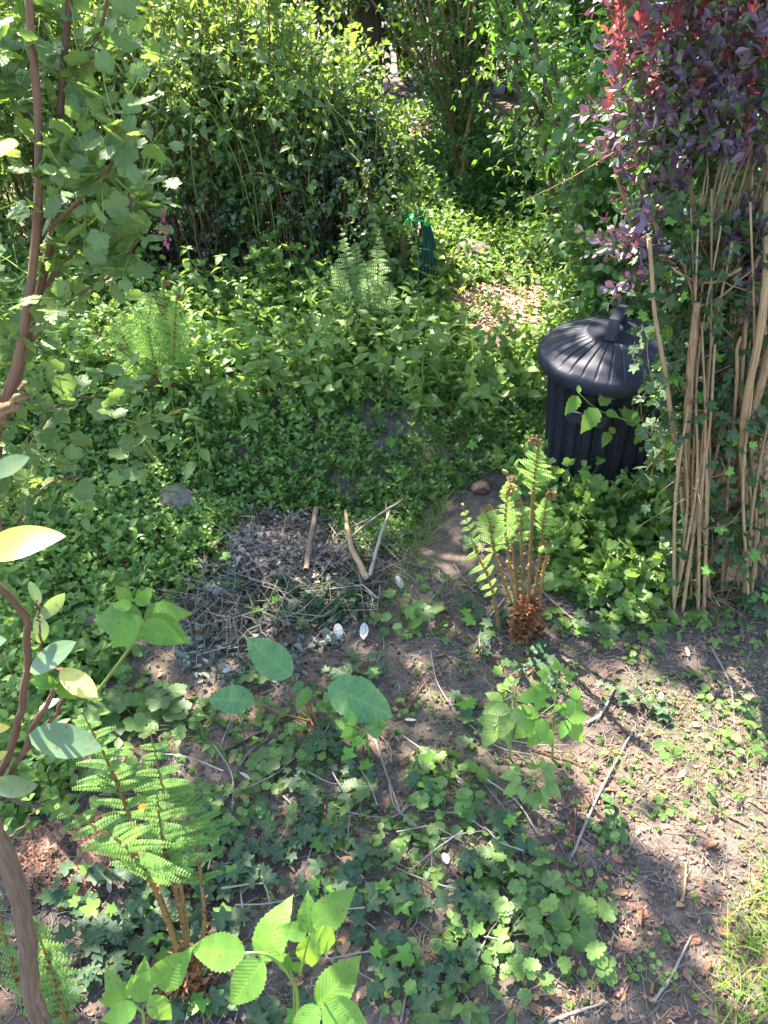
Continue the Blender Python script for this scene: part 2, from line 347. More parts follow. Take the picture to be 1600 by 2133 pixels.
M['dstem'] = wood_mat('dark_brown_stem', (.045, .026, .018), (.23, .13, .07), .9, 12, 6, .3)  # dark to mid brown bark for hedge, bush and ivy stems
M['fstalk'] = wood_mat('fern_stalk', (.11, .060, .022), (.29, .185, .06), .7, 40, 5, .5)
M['scale'] = leaf_mat('fern_scale', (.10, .040, .020), (.30, .14, .065), (.3, .12, .05), .15, .7, 3, .1, 0, .3)
M['chip'] = wood_mat('wood_chip', (.15, .065, .04), (.48, .27, .175), .85, 30, 3, .6, .2, (.11, .065, .045), False)
M['chiplit'] = wood_mat('sunlit_wood_chip', (.28, .16, .10), (.62, .44, .33), .85, 30, 3, .4, .2, None, False)  # lighter copy of wood_chip, sunlight put into its colour
M['rock'] = wood_mat('earthy_stone', (.07, .055, .045), (.24, .20, .17), .9, 9, 1, 1.0, .2, None, False)
M['flower'] = leaf_mat('pink_tassel', (.25, .07, .12), (.45, .17, .24), (.4, .1, .14), .3, .5, 3, .1, 0, .3)
M['orange'] = leaf_mat('orange_petal', (.75, .28, .02), (.9, .42, .03), (.9, .4, .03), .3, .5, 3, .1, 0, .3)
def plain(name, c, rough=.5, spec=.5, bump=0, bs=60, var=.0, emit=None):
    m, nt, N, L = mat_new(name); p = N('ShaderNodeBsdfPrincipled'); p.inputs['Roughness'].default_value = rough; p.inputs['Specular IOR Level'].default_value = spec
    tc = N('ShaderNodeTexCoord'); nz = N('ShaderNodeTexNoise'); nz.inputs['Scale'].default_value = bs; nz.inputs['Detail'].default_value = 4; L(tc.outputs['Object'], nz.inputs['Vector'])
    L(mixc(nt, math_(nt, 'MULTIPLY', nz.outputs[0], var), c, tuple(min(1, q*2.2+.02) for q in c)), p.inputs['Base Color'])
    rr = math_(nt, 'ADD', rough-.08, math_(nt, 'MULTIPLY', nz.outputs[0], .16)); L(rr, p.inputs['Roughness'])
    if bump:
        b = N('ShaderNodeBump'); b.inputs['Strength'].default_value = bump; b.inputs['Distance'].default_value = .002; L(nz.outputs[0], b.inputs['Height']); L(b.outputs[0], p.inputs['Normal'])
    o = N('ShaderNodeOutputMaterial'); L(p.outputs[0], o.inputs[0]); return m
M['bin'] = plain('black_plastic', (.006, .007, .014), .5, .3, .15, 40, .35)
M['lid'] = plain('lid_plastic', (.008, .009, .019), .5, .35, .15, 40, .45)
M['hose'] = plain('green_hose', (.010, .085, .075), .3, .6)
M['hang'] = plain('bright_green_plastic', (.01, .36, .06), .35, .6)
M['oran'] = plain('orange_plastic', (.75, .12, .05), .4, .5)
M['blue'] = plain('navy_plastic', (.02, .04, .12), .4, .5)
def dusty(m):
    nt = m.node_tree; p = [n for n in nt.nodes if n.type == 'BSDF_PRINCIPLED'][0]; src = p.inputs['Base Color'].links[0].from_socket
    tc = nt.nodes.new('ShaderNodeTexCoord'); mp = nt.nodes.new('ShaderNodeMapping'); mp.inputs['Scale'].default_value = (9, 9, 2.2); nt.links.new(tc.outputs['Object'], mp.inputs[0])
    nz = nt.nodes.new('ShaderNodeTexNoise'); nz.inputs['Scale'].default_value = 2.2; nz.inputs['Detail'].default_value = 8; nz.inputs['Roughness'].default_value = .75; nt.links.new(mp.outputs[0], nz.inputs['Vector'])
    mr = nt.nodes.new('ShaderNodeMapRange'); mr.inputs[1].default_value = .48; mr.inputs[2].default_value = .75; nt.links.new(nz.outputs[0], mr.inputs[0])
    n2 = nt.nodes.new('ShaderNodeTexNoise'); n2.inputs['Scale'].default_value = 120; nt.links.new(tc.outputs['Object'], n2.inputs['Vector'])
    f = math_(nt, 'ADD', math_(nt, 'MULTIPLY', mr.outputs[0], .35), math_(nt, 'MULTIPLY', math_(nt, 'GREATER_THAN', n2.outputs[0], .70), .5), True)
    nt.links.new(mixc(nt, f, src, (.045, .042, .040)), p.inputs['Base Color'])
dusty(M['bin']); dusty(M['lid'])
def ground_mat():
    m, nt, N, L = mat_new('soil'); geo = N('ShaderNodeNewGeometry')
    def noise(sc, d=5, rg=.6, off=0):
        mp = N('ShaderNodeMapping'); mp.inputs['Location'].default_value = (off, off*.7, 0); L(geo.outputs['Position'], mp.inputs[0])
        n = N('ShaderNodeTexNoise'); n.inputs['Scale'].default_value = sc; n.inputs['Detail'].default_value = d; n.inputs['Roughness'].default_value = rg; L(mp.outputs[0], n.inputs['Vector']); return n.outputs[0]
    def rng_(v, a, b):
        r = N('ShaderNodeMapRange'); r.inputs[1].default_value = a; r.inputs[2].default_value = b; L(v, r.inputs[0]); return r.outputs[0]
    n1, n2, n3, n4 = noise(3, 6), noise(24, 6, .7), noise(140, 5, .7), noise(2.2, 5, .65, 5)
    c = mixc(nt, rng_(n2, .35, .65), (.038, .029, .024), (.130, .103, .087))
    c = mixc(nt, math_(nt, 'MULTIPLY', rng_(n3, .45, .7), .45), c, (.21, .165, .135))
    c = mixc(nt, math_(nt, 'MULTIPLY', rng_(n1, .48, .6), .55), c, (.12, .070, .048))
    moss = math_(nt, 'MULTIPLY', rng_(n4, .50, .60), rng_(noise(60, 4, .7, 9), .4, .62))
    c = mixc(nt, math_(nt, 'MULTIPLY', moss, .75), c, (.12, .12, .04))
    spk = rng_(noise(260, 2, .5, 3), .70, .74)
    c = mixc(nt, math_(nt, 'MULTIPLY', spk, .6), c, (.45, .40, .36))
    p = N('ShaderNodeBsdfPrincipled'); L(c, p.inputs['Base Color']); 
    dry = math_(nt, 'MULTIPLY', rng_(noise(1.6, 4, .6, 2.3), .42, .58), .6); c = mixc(nt, dry, c, mixc(nt, rng_(n2, .35, .65), (.098, .070, .055), (.265, .195, .157))); L(c, p.inputs['Base Color'])  # paler soil in noise patches, put in to brighten the sunlit ground
    p.inputs['Roughness'].default_value = .92; p.inputs['Specular IOR Level'].default_value = .25
    h = math_(nt, 'ADD', math_(nt, 'MULTIPLY', n2, 1.0), math_(nt, 'MULTIPLY', n3, .35))
    b = N('ShaderNodeBump'); b.inputs['Strength'].default_value = .9; b.inputs['Distance'].default_value = .015; L(h, b.inputs['Height']); L(b.outputs[0], p.inputs['Normal'])
    o = N('ShaderNodeOutputMaterial'); L(p.outputs[0], o.inputs[0]); return m
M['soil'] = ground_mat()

# ------------------------------------------------------------------ ground sheet
def gauge(n, c, near, far):
    t = np.linspace(-1, 1, n); return c+near*t*1.0+(far-near)*np.sign(t)*np.abs(t)**7
xs = gauge(420, 0.0, 3.2, 90); ys = gauge(460, 2.0, 3.4, 90)
GX, GY = np.meshgrid(xs, ys); GZ = g(GX, GY)
nx, ny = len(xs), len(ys)
i = np.arange(ny-1)[:, None]*nx+np.arange(nx-1)[None]
gm = MB(); gm.add(np.stack([GX, GY, GZ], -1).reshape(-1, 3), None, None, np.stack([i, i+1, i+nx+1, i+nx], -1).reshape(-1, 4))
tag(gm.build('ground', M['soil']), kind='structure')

# ------------------------------------------------------------------ growth helpers
def shoots(Lm, Sm, P0, D, length, nodes, per, tm, size, bend=.15, ang=1.0, wob=.04, r0=.002, t0=.12, upb=.8, pet=.0, alt=False, jit=.35, k=6, taper=.35, sides=3, tonec=None, petr=0, endleaf=True):
    P0 = np.asarray(P0, float); n = len(P0)
    if n == 0: return
    D = unit(np.asarray(D, float)); length = np.broadcast_to(np.asarray(length, float), (n,)); size = np.broadcast_to(np.asarray(size, float), (n,))
    side = unit(np.cross(D, rng.normal(size=(n, 3)))); ph = U(0, 6.28, n)
    def pos(t):
        t = np.asarray(t)[None, :, None]; Ln = length[:, None, None]
        return P0[:, None]+D[:, None]*Ln*t+np.array([0, 0, -1.])*bend*Ln*t*t+side[:, None]*(np.sin(t*5+ph[:, None, None])-np.sin(ph)[:, None, None])*wob*Ln
    if Sm is not None:
        ts = np.linspace(0, 1, k); tubes(Sm, pos(ts), r0*(1-.7*ts)[None]*(length/length.mean())[:, None]**.5, sides)
    tn = np.linspace(t0, 1, nodes); Pn = pos(tn); Tn = unit(pos(tn+.02)-pos(tn-.02))
    ref = unit(np.cross(Tn, np.broadcast_to(unit(rng.normal(size=(n, 1, 3))), Tn.shape))); ref2 = np.cross(Tn, ref)
    base_t = rng.random(n) if tonec is None else tonec
    for q in range(per):
        phi = (np.arange(nodes)*(2.4 if alt else 1.571))[None]+q*2*np.pi/per+U(-jit, jit, (n, nodes))
        rad = np.cos(phi)[..., None]*ref+np.sin(phi)[..., None]*ref2
        a = ang*(1-.45*(tn[None]**3))*U(.8, 1.2, (n, nodes)); a = a[..., None]
        dr = Tn*np.cos(a)+rad*np.sin(a)
        nh = np.array([0, 0, 1.])*upb+Tn*.5+rng.normal(size=dr.shape)*jit
        sz = size[:, None]*(1-taper*tn[None])*U(.75, 1.2, (n, nodes))
        base = Pn+unit(dr)*pet*sz[..., None]
        if petr and pet:
            tubes(Sm, np.stack([Pn, base], 2).reshape(-1, 2, 3), petr, 3, cap=False)
        tone = np.clip(base_t[:, None]*.5+rng.random((n, nodes))*.5+.12*(tn[None]-.5), 0, 1)
        inst(Lm, tm, dr.reshape(-1, 3), nh.reshape(-1, 3), base.reshape(-1, 3), sz.ravel(), tone.ravel())
def rdir(n, up=0., spread=1.):
    d = rng.normal(size=(n, 3))*spread; d[:, 2] += up; return unit(d)

# ------------------------------------------------------------------ labels by landmark
LM = [('the black dustbin', 1240, 860), ('the coiled fern', 1090, 1180), ('the compost heap', 600, 1180), ('the big dock leaves', 680, 1430),
      ('the leafy raspberry cane', 1120, 1500), ('the bright raspberry plant', 560, 2000), ('the front fern', 330, 1760), ('the yellow-green fern', 320, 740),
      ('the ivy-clad stump', 1520, 1000), ('the hose', 880, 520), ('the feathery ferns', 740, 600), ('the currant stems', 90, 800), ('the mulch strip', 1400, 1640), ('the bare soil', 1280, 1950),
      ('the earthy stones', 370, 1060), ('the left glossy branch', 90, 1400), ('the sunny grass corner', 1560, 2030), ('the sunlit mulch clearing', 990, 650), ('the hedge foot', 480, 630)]
ORD = ['nearest', 'second nearest', 'third nearest', 'fourth nearest', 'fifth nearest', 'sixth nearest', 'seventh nearest', 'eighth nearest', 'ninth nearest', 'tenth nearest', 'eleventh nearest', 'twelfth nearest', 'thirteenth nearest', 'fourteenth nearest', 'fifteenth nearest', 'sixteenth nearest']
PEND = {}
def later(o, desc, p): PEND.setdefault(desc, []).append((o, p))
def flush_labels():
    for desc, its in PEND.items():
        bk = {}
        for o, p in its:
            x, y = pix(p)
            ds = [math.hypot(x-a, y-b) for _, a, b in LM]; j = int(np.argmin(ds)); nm, a, b = LM[j]
            if abs(x-a) > abs(y-b): w = 'left of' if x < a else 'right of'
            else: w = 'behind' if y < b else 'in front of'
            bk.setdefault((w, nm), []).append((ds[j], o))
        for (w, nm), l in bk.items():
            l.sort(key=lambda q: q[0])
            for r_, (d, o) in enumerate(l):
                o['label'] = '%s %s %s' % (desc, w, nm) + ('' if len(l) == 1 else ', %s to it' % ORD[min(r_, 15)])

def inpoly(px, py, poly):
    px = np.asarray(px, float); py = np.asarray(py, float); r = np.zeros(px.shape, bool); n = len(poly)
    for i in range(n):
        x1, y1 = poly[i]; x2, y2 = poly[(i+1) % n]
        if y1 == y2: continue
        c = ((y1 > py) != (y2 > py)) & (px < (x2-x1)*(py-y1)/(y2-y1)+x1); r ^= c
    return r
def ground_pts(n, polys, x0=-3, x1=2.6, y0=.25, y1=5, uniform_px=False):
    """random ground points whose place in the photograph lies in the outlines"""
    out = []; c = 0
    while c < n:
        m = 20000; x = U(x0, x1, m); y = U(y0, y1, m); z = g(x, y); P = np.stack([x, y, z], 1); a, b = pix(P)
        k = np.zeros(m, bool)
        for po in polys: k |= inpoly(a, b, po)
        P = P[k]; out.append(P); c += len(P)
        if len(out) > 60: break
    return np.concatenate(out)[:n]

# ------------------------------------------------------------------ dustbin
BX, BY = 0.735, 2.23; BZ = float(g(BX, BY))-.01
b0 = empty('dustbin', (BX, BY, BZ), 'black plastic dustbin with ribbed domed lid standing among weeds', 'dustbin')
b0.rotation_euler = (0, R(-1.5), 0)
def lathe(prof, n, rfun=None, closed=False):
    mb = MB(); a = np.linspace(0, 2*np.pi, n, endpoint=False); V = []
    for i_, (r, z) in enumerate(prof):
        rr = r if rfun is None else rfun(i_, r, a); zz = np.full(n, z)
        if isinstance(rr, tuple): rr, dz = rr; zz = zz+dz
        V.append(np.stack([np.cos(a)*rr, np.sin(a)*rr, zz], 1))
    k = len(prof); i = np.arange(k-1)[:, None]*n; j = np.arange(n)[None]; j2 = (j+1) % n
    mb.add(np.concatenate(V), None, None, np.stack([i+j, i+j2, i+n+j2, i+n+j], -1)); return mb
def flute(i_, r, a):
    s = ((a*22/(2*np.pi)) % 1); w = sm(0, .12, s)*sm(.55, .43, s); return r-.013*w*(1 if 1 < i_ < len(bprof)-5 else 0)
bprof = [(.0, .0), (.160, .0), (.164, .02)]+[(.165+.030*t, .03+.46*t) for t in np.linspace(0, 1, 7)]+[(.200, .50), (.206, .505), (.206, .545), (.196, .545), (.174, .46)]
lathe(bprof, 22*16, flute).build('body', M['bin'], b0)
ld = empty('lid_pivot', (0, 0, 0))
bpy.data.objects.remove(ld)
def ridge(i_, r, a):
    s = ((a*34/(2*np.pi)) % 1); w = sm(0, .10, s)*sm(1, .90, s)
    f = {5: .6, 6: 1, 7: 1, 8: 1, 9: 1, 10: .9}.get(i_, 0); return (np.full_like(a, r), -.0045*(1-sm(.03, .12, np.minimum(s, 1-s)))*f)
lprof = [(.214, .515), (.226, .515), (.230, .520), (.231, .553), (.226, .563), (.214, .567), (.207, .580), (.182, .594), (.152, .605), (.122, .614), (.098, .620), (.090, .626), (.084, .623), (.04, .626), (0.0, .627)]
lidm = MB()
lo = lathe(lprof, 34*16, ridge).build('lid', M['lid'], b0)
bm_ = MB()                               # arched grip on the lid: two feet and a bar with an opening
def boxmb(mb, c, s, rz=0, taper=1., tone=.5, ry=0.):
    v = np.array([[x, y, z] for z in (-.5, .5) for x, y in ((-.5, -.5), (.5, -.5), (.5, .5), (-.5, .5))], float)
    v[4:, :2] *= taper; v = v*np.array(s); ca, sa = math.cos(ry), math.sin(ry); v = np.stack([v[:, 0]*ca+v[:, 2]*sa, v[:, 1], -v[:, 0]*sa+v[:, 2]*ca], 1)
    ca, sa = math.cos(rz), math.sin(rz); v = np.stack([v[:, 0]*ca-v[:, 1]*sa, v[:, 0]*sa+v[:, 1]*ca, v[:, 2]], 1)+np.array(c)
    mb.add(v, np.tile([0, 0, tone], (8, 1)), None, [[0, 3, 2, 1], [4, 5, 6, 7], [0, 1, 5, 4], [1, 2, 6, 5], [2, 3, 7, 6], [3, 0, 4, 7]])
hz = R(62)
pth = [(-.072, .618), (-.064, .655), (-.052, .680), (0, .688), (.052, .680), (.064, .655), (.072, .618)]
V = []; 
for (u_, z_) in pth:
    for (du, dv, dz) in ((0, -.018, -.008), (0, .018, -.008), (0, .015, .008), (0, -.015, .008)):
        q = 1.0; nx_ = u_/.072
        uu = u_+nx_*dz*.9; zz = z_+dz; V.append((uu*math.cos(hz)-dv*math.sin(hz), uu*math.sin(hz)+dv*math.cos(hz), zz))
F = []
for i_ in range(len(pth)-1):
    for j in range(4): a_ = i_*4+j; b_ = i_*4+(j+1) % 4; F.append([a_, b_, b_+4, a_+4])
bm_.add(V, None, None, F); 
h_ = bm_.build('lid_handle', M['lid'], lo, smooth=False)
bv = h_.modifiers.new('bevel', 'BEVEL'); bv.width = .003; bv.segments = 2
def side_handle(ang):
    mb = MB(); r0 = .196; c, s_ = math.cos(ang), math.sin(ang)
    def loc(u_, v_, z_): return (c*(r0+v_)-s_*u_, s_*(r0+v_)+c*u_, z_)
    W, D_, z0, z1 = .062, .056, .425, .462
    out = [(-W, -.01), (-W*.92, D_), (W*.92, D_), (W, -.01)]; inn = [(-W+.011, -.01), (-W*.92+.011, D_-.009), (W*.92-.011, D_-.009), (W-.011, -.01)]
    V = [loc(u_, v_, z0) for u_, v_ in out]+[loc(u_, v_, z1) for u_, v_ in out]+[loc(u_, v_, z0) for u_, v_ in inn]+[loc(u_, v_, z1) for u_, v_ in inn]
    F = []
    for i_ in range(3): F += [[i_, i_+1, 4+i_+1, 4+i_], [8+i_+1, 8+i_, 12+i_, 12+i_+1], [4+i_, 4+i_+1, 12+i_+1, 12+i_], [i_+1, i_, 8+i_, 8+i_+1]]
    mb.add(V, None, None, F); o = mb.build('side_handle', M['lid'], b0, smooth=False)
    b = o.modifiers.new('bevel', 'BEVEL'); b.width = .002; b.segments = 2
side_handle(R(-118)); side_handle(R(62))

# ------------------------------------------------------------------ ferns
def frond(root, path, Lp, npair, mat, t0=.3, face=(0, -1, .3), coil=0, r0=.0045, smat=None, npin=12, pw=.010, lean=.35, tipdroop=.25, coildir=1, prof=None, hair=True):
    C = curve(path, 40)
    if coil:
        T = unit(C[-1]-C[-2]); S_ = unit(np.cross(T, np.array([face[0], face[1], face[2]])))*coildir
        cc = C[-1]+S_*coil; th = np.linspace(0, 2.6*np.pi, 34)[1:]; rr = coil*(1-.80*th/th[-1])
        C = np.vstack([C, cc[None]+(-S_)[None]*(np.cos(th)*rr)[:, None]+T[None]*(np.sin(th)*rr)[:, None]])
        fr = MB(); tt = np.linspace(0, 1, len(C)); tubes(fr, C, r0*(1-.55*tt)*np.where(tt > .55, 1.1, 1), 6)
        seg = np.linspace(42, len(C)-1, 26).astype(int); P = C[seg]; out = unit(P-cc); 
        inst(fr, tiny, out+rng.normal(size=out.shape)*.2, np.broadcast_to(face, out.shape)+rng.normal(size=out.shape)*.6, P, .010)
    else:
        fr = MB(); tt = np.linspace(0, 1, len(C)); tubes(fr, C, r0*(1-.8*tt), 6)
    if hair:
        P = C[rng.integers(0, 26, 90)]; inst(fr, tiny, rng.normal(size=P.shape)+[0, 0, .6], rng.normal(size=P.shape), P, U(.006, .013, 90))
    f = fr.build('frond', smat or M['fstalk'], root, org=root.location)
    bl = MB(); n0 = 39
    face = unit(np.array(face, float)); L_ = C[:40]
    T = unit(np.gradient(L_, axis=0))
    for q in range(npair):
        t = t0+(1-t0)*min(1, max(0, (q+(U(-.25, .25) if 0 < q < npair-1 else 0))/(npair-1))); ix = t*39*(1 if not coil else .97); i0 = min(int(ix), 38); fr_ = ix-i0; P = L_[i0]*(1-fr_)+L_[i0+1]*fr_; Tn = T[i0]
        S0 = unit(np.cross(Tn, face)); s = (t-t0)/(1-t0)
        ln = Lp*(prof(s) if prof else (min(1, .45+s*2.2)*(1-s)**.75+.04))
        for sg in (-1, 1):
            a = unit(S0*sg+Tn*(lean+U(-.15, .2))+face*U(-.3, .4)+rng.normal(size=3)*.08); ln0 = ln; ln = ln0*U(.75, 1.12)
            m = max(3, int(npin*ln/Lp+2)); u_ = np.linspace(.04, 1, m)
            Q = P[None]+a[None]*(ln*u_)[:, None]+np.array([0, 0, -1.])[None]*(tipdroop*ln*u_**2)[:, None]
            aa = unit(np.gradient(Q, axis=0)); nr = unit(face[None]*.8+np.array([0, 0, .7])+rng.normal(size=(m, 3))*.05)
            w = pw*(1-u_**2*.85)*(ln/Lp)**.5+.002
            sd = unit(np.cross(aa, nr)); tone = np.full(m, rng.random())
            for sg2 in (-1, 1): inst(bl, [tiny[0], tiny[2]], sd*sg2+aa*.35, nr, Q, w*1.25, tone*.6+.4*rng.random(m))
            tubes(bl, Q[[0, m//2, m-1]], [.0008, .0006, .0003], 3, cap=False); ln = ln0
    bl.build('blade', mat, f, smooth=False, org=root.location)
    return f
def scales(root, c, r, h, n, mat='scale'):
    mb = MB(); a = U(0, 6.28, n); z = U(-.01, h, n); rr = r*(1-.55*z/h)*U(.3, 1.1, n)
    P = np.stack([c[0]+np.cos(a)*rr, c[1]+np.sin(a)*rr, c[2]+z], 1); D = np.stack([np.cos(a), np.sin(a), U(-.3, 1.6, n)], 1)+rng.normal(size=(n, 3))*.5
    inst(mb, lance, D, rng.normal(size=(n, 3)), P, U(.012, .03, n)); mb.build('scaly_base', M[mat], root, org=root.location)
# the coiled fern, centre right
Fp = gp(1092, 1318); Y0 = Fp[1]
f0 = empty('coiled_fern', Fp, 'unfurling fern with coiled tips and rusty scaly base right of the compost heap', 'fern')
def fp(pts, Yr=Y0, rel=()):              # path of a frond in its own depth slice
    n = len(pts); return [at(x, y, Yr+(rel[i] if i < len(rel) else 0)) for i, (x, y) in enumerate(pts)]
cf = [([(1100, 1300), (1105, 1150), (1112, 1010), (1124, 925)], .062, .013, -1, .60, .0),
      ([(1078, 1290), (1062, 1180), (1052, 1100), (1056, 1025)], .070, .011, 1, .45, .01),
      ([(1065, 1255), (1030, 1150), (1022, 1090), (1008, 1062)], .062, .007, 1, .30, -.02),
      ([(1040, 1310), (1022, 1220), (985, 1130), (964, 1050)], .055, 0, 1, .22, -.03),
      ([(1108, 1280), (1122, 1180), (1133, 1090), (1140, 1030)], .050, .011, 1, .55, .04),
      ([(1120, 1290), (1130, 1200), (1141, 1150), (1136, 1136)], .025, .006, 1, .75, -.03),
      ([(1090, 1290), (1088, 1180), (1086, 1080), (1087, 1050)], .055, .006, -1, .45, .05),
      ([(1082, 1290), (1070, 1150), (1062, 1040), (1060, 1000)], .040, .006, 1, .6, .07)]
for pts, Lp, coil, cd, t0, dy in cf:
    frond(f0, fp(pts, Y0, [0, dy, dy*1.5, dy*2]), Lp*1.0, 11, M['fern'], t0+.06, (U(-.7, .5), U(-.9, -.4), U(.4, .9)), coil, .0046, npin=10, pw=.0060, coildir=cd, lean=.55, tipdroop=U(.1, .5))
scales(f0, (Fp[0], Fp[1], Fp[2]), .045, .12, 750)
# other ferns: (label, root pixel, fronds by pixel, options)
def fern_at(name, label, px, py, fr, Lp, mat, npair=18, t0=.3, r0=.0045, npin=10, pw=.009, coil=.0, sc=(.03, .06, 150), Yb=None, dys=None, face=(0, -1, .5)):
    p = gp(px, py) if Yb is None else at(px, py, Yb)
    r = empty(name, p, label, 'fern')
    for i_, pts in enumerate(fr):
        dy = (dys[i_] if dys else U(-.12, .12)); c_ = coil*U(.6, 1.2) if i_ % 3 == 1 else 0
        frond(r, fp(pts, p[1], [0, dy*.5, dy, dy*1.3]), Lp, npair, mat, t0, (face[0]+U(-.3, .3), face[1], face[2]), c_, r0, npin=npin, pw=pw)
    scales(r, p, *sc); return r
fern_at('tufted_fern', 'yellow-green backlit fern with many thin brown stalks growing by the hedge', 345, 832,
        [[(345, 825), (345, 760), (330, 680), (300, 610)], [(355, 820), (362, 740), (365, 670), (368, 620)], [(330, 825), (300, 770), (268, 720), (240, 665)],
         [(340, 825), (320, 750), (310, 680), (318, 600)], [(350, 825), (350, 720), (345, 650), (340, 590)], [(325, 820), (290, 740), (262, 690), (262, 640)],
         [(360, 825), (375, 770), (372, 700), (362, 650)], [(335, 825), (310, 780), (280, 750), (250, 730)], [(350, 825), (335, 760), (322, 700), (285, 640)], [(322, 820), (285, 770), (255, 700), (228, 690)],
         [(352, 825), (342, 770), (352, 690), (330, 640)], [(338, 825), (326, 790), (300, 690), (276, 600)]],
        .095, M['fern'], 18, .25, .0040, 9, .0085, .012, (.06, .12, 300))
fern_at('feathery_fern', 'tall pale feathery fern before the hedge, left one of the pair', 738, 700,
        [[(738, 695), (735, 620), (722, 550), (712, 478)], [(742, 695), (752, 630), (745, 560), (738, 500)], [(733, 695), (722, 640), (708, 590), (700, 545)], [(740, 695), (760, 640), (765, 600), (772, 580)]],
        .080, M['fernm'], 16, .25, .0045, 8, .0115, 0, (.03, .06, 100))
fern_at('feathery_fern', 'tall pale feathery fern before the hedge, right one nearer the hose', 785, 705,
        [[(785, 700), (788, 620), (786, 550), (790, 488)], [(780, 700), (770, 640), (766, 590), (758, 545)], [(790, 700), (802, 650), (806, 610), (812, 590)]],
        .080, M['fernm'], 16, .25, .0045, 8, .0115, 0, (.03, .06, 100))
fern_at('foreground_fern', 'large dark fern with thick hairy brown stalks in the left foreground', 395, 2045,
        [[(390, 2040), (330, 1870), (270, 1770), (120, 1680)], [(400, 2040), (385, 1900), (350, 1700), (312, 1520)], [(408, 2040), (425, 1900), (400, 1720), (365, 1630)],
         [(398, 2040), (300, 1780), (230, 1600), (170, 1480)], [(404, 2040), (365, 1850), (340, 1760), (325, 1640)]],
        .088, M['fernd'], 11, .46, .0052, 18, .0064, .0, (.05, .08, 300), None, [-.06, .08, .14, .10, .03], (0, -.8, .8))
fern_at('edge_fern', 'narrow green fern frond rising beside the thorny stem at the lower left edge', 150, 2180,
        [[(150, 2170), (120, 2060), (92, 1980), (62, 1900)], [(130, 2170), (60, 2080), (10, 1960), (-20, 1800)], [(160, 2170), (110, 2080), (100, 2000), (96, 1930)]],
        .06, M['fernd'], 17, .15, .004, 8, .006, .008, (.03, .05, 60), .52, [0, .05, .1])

# ------------------------------------------------------------------ hedge, shrubs and trees behind
def shrub_mass(name, label, cat, leafmat, stemmat, base, height, nstem, nshoot, nodes, per, tm, size, lean=(0, 0), spread=.25, rise=0., slen=.22, t0s=.1, stemr=.006, upb=.8, ang=1.0, alt=False, bend=.15, hp=1., group=None, jit=.35, side_up=.6):
    """base (n,2) foot points, height(x,y) -> top; stems from the ground, leafy side shoots along them"""
    n = len(base); z = g(base[:, 0], base[:, 1]); P0 = np.stack([base[:, 0], base[:, 1], z-.02], 1); c = P0.mean(0); c[2] = float(g(c[0], c[1]))
    r = empty(name, c, label, cat, group)
    H = height(base[:, 0], base[:, 1])*U(.75, 1.05, n)
    top = P0+np.stack([rng.normal(size=n)*spread*H+lean[0]*H, rng.normal(size=n)*spread*H+lean[1]*H, H], 1)
    k = 7; t = np.linspace(0, 1, k)[None, :, None]
    C = P0[:, None]+(top-P0)[:, None]*t+rng.normal(size=(n, k, 3))*.018*t
    C = C-np.array([0, 0, 1.])*0+ (top-P0)[:, None]*np.array([1, 1, 0])*(t*t-t)*.5
    sb = MB(); tubes(sb, C, (stemr*(1-.75*np.linspace(0, 1, k)))[None]*U(.6, 1.5, n)[:, None], 5)
    si = rng.integers(0, n, nshoot); st = t0s+(1-t0s)*rng.random(nshoot)**(1/hp); f = st*(k-1); i0 = np.minimum(f.astype(int), k-2); fr = (f-i0)[:, None]
    Q = C[si, i0]*(1-fr)+C[si, i0+1]*fr; D = rdir(nshoot, side_up)
    lb = MB(); tw = MB(); shoots(lb, tw, Q, D, slen*U(.5, 1.3, nshoot), nodes, per, tm, size, bend, ang, .05, stemr*.28, .1, upb, 0, alt, jit)
    s_ = sb.build('branches', stemmat, r, org=r.location); tw.build('twigs', stemmat, s_, org=None if False else r.location)
    lb.build('foliage', leafmat, r, smooth=False, org=r.location); return r
def fix_sub(): pass
def strip(n, x0, x1, yf, dep): x = U(x0, x1, n); return np.stack([x, yf(x)+U(0, dep, n)], 1)
def hedge_front(x): return 4.02+.10*np.sin(x*3)-.05*x
hh = lambda x, y: (1.30+.28*sm(-.3, -2.6, x))*(.45+.55*sm(.22, -.55, x))
shrub_mass('hedge', 'tall leafy hedge with bare brown stems at its foot, sunlit along its top', 'hedge', M['hedge'], M['dstem'], strip(420, -3.6, .05, hedge_front, .5), hh, 420, 5400, 6, 2, ovate+tiny, .046, (0, -.03), .10, slen=.26, stemr=.005, hp=.9, t0s=.08, jit=.5)
# lower dark leaves inside the hedge, a darker glossy bush about the hose post
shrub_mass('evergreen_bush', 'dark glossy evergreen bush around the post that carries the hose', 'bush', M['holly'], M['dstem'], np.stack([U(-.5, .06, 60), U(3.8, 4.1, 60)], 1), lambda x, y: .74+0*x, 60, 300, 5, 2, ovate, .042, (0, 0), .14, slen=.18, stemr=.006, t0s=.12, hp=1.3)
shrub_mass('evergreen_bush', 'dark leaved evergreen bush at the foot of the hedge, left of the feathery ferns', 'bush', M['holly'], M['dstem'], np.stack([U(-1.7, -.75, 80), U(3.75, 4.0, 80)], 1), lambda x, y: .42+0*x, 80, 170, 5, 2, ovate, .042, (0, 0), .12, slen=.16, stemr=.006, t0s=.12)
n = 170; x = U(-2.6, .0, n); y = hedge_front(x)-U(.02, .22, n); zz = .25+1.05*rng.random(n)**.8
zz = np.minimum(zz, hh(x, y)*.95); c0 = (-1.0, 3.95, float(g(-1.0, 3.95))); br = empty('bramble_thicket', c0, 'broad-leaved brambles scrambling up the front of the hedge', 'bramble')
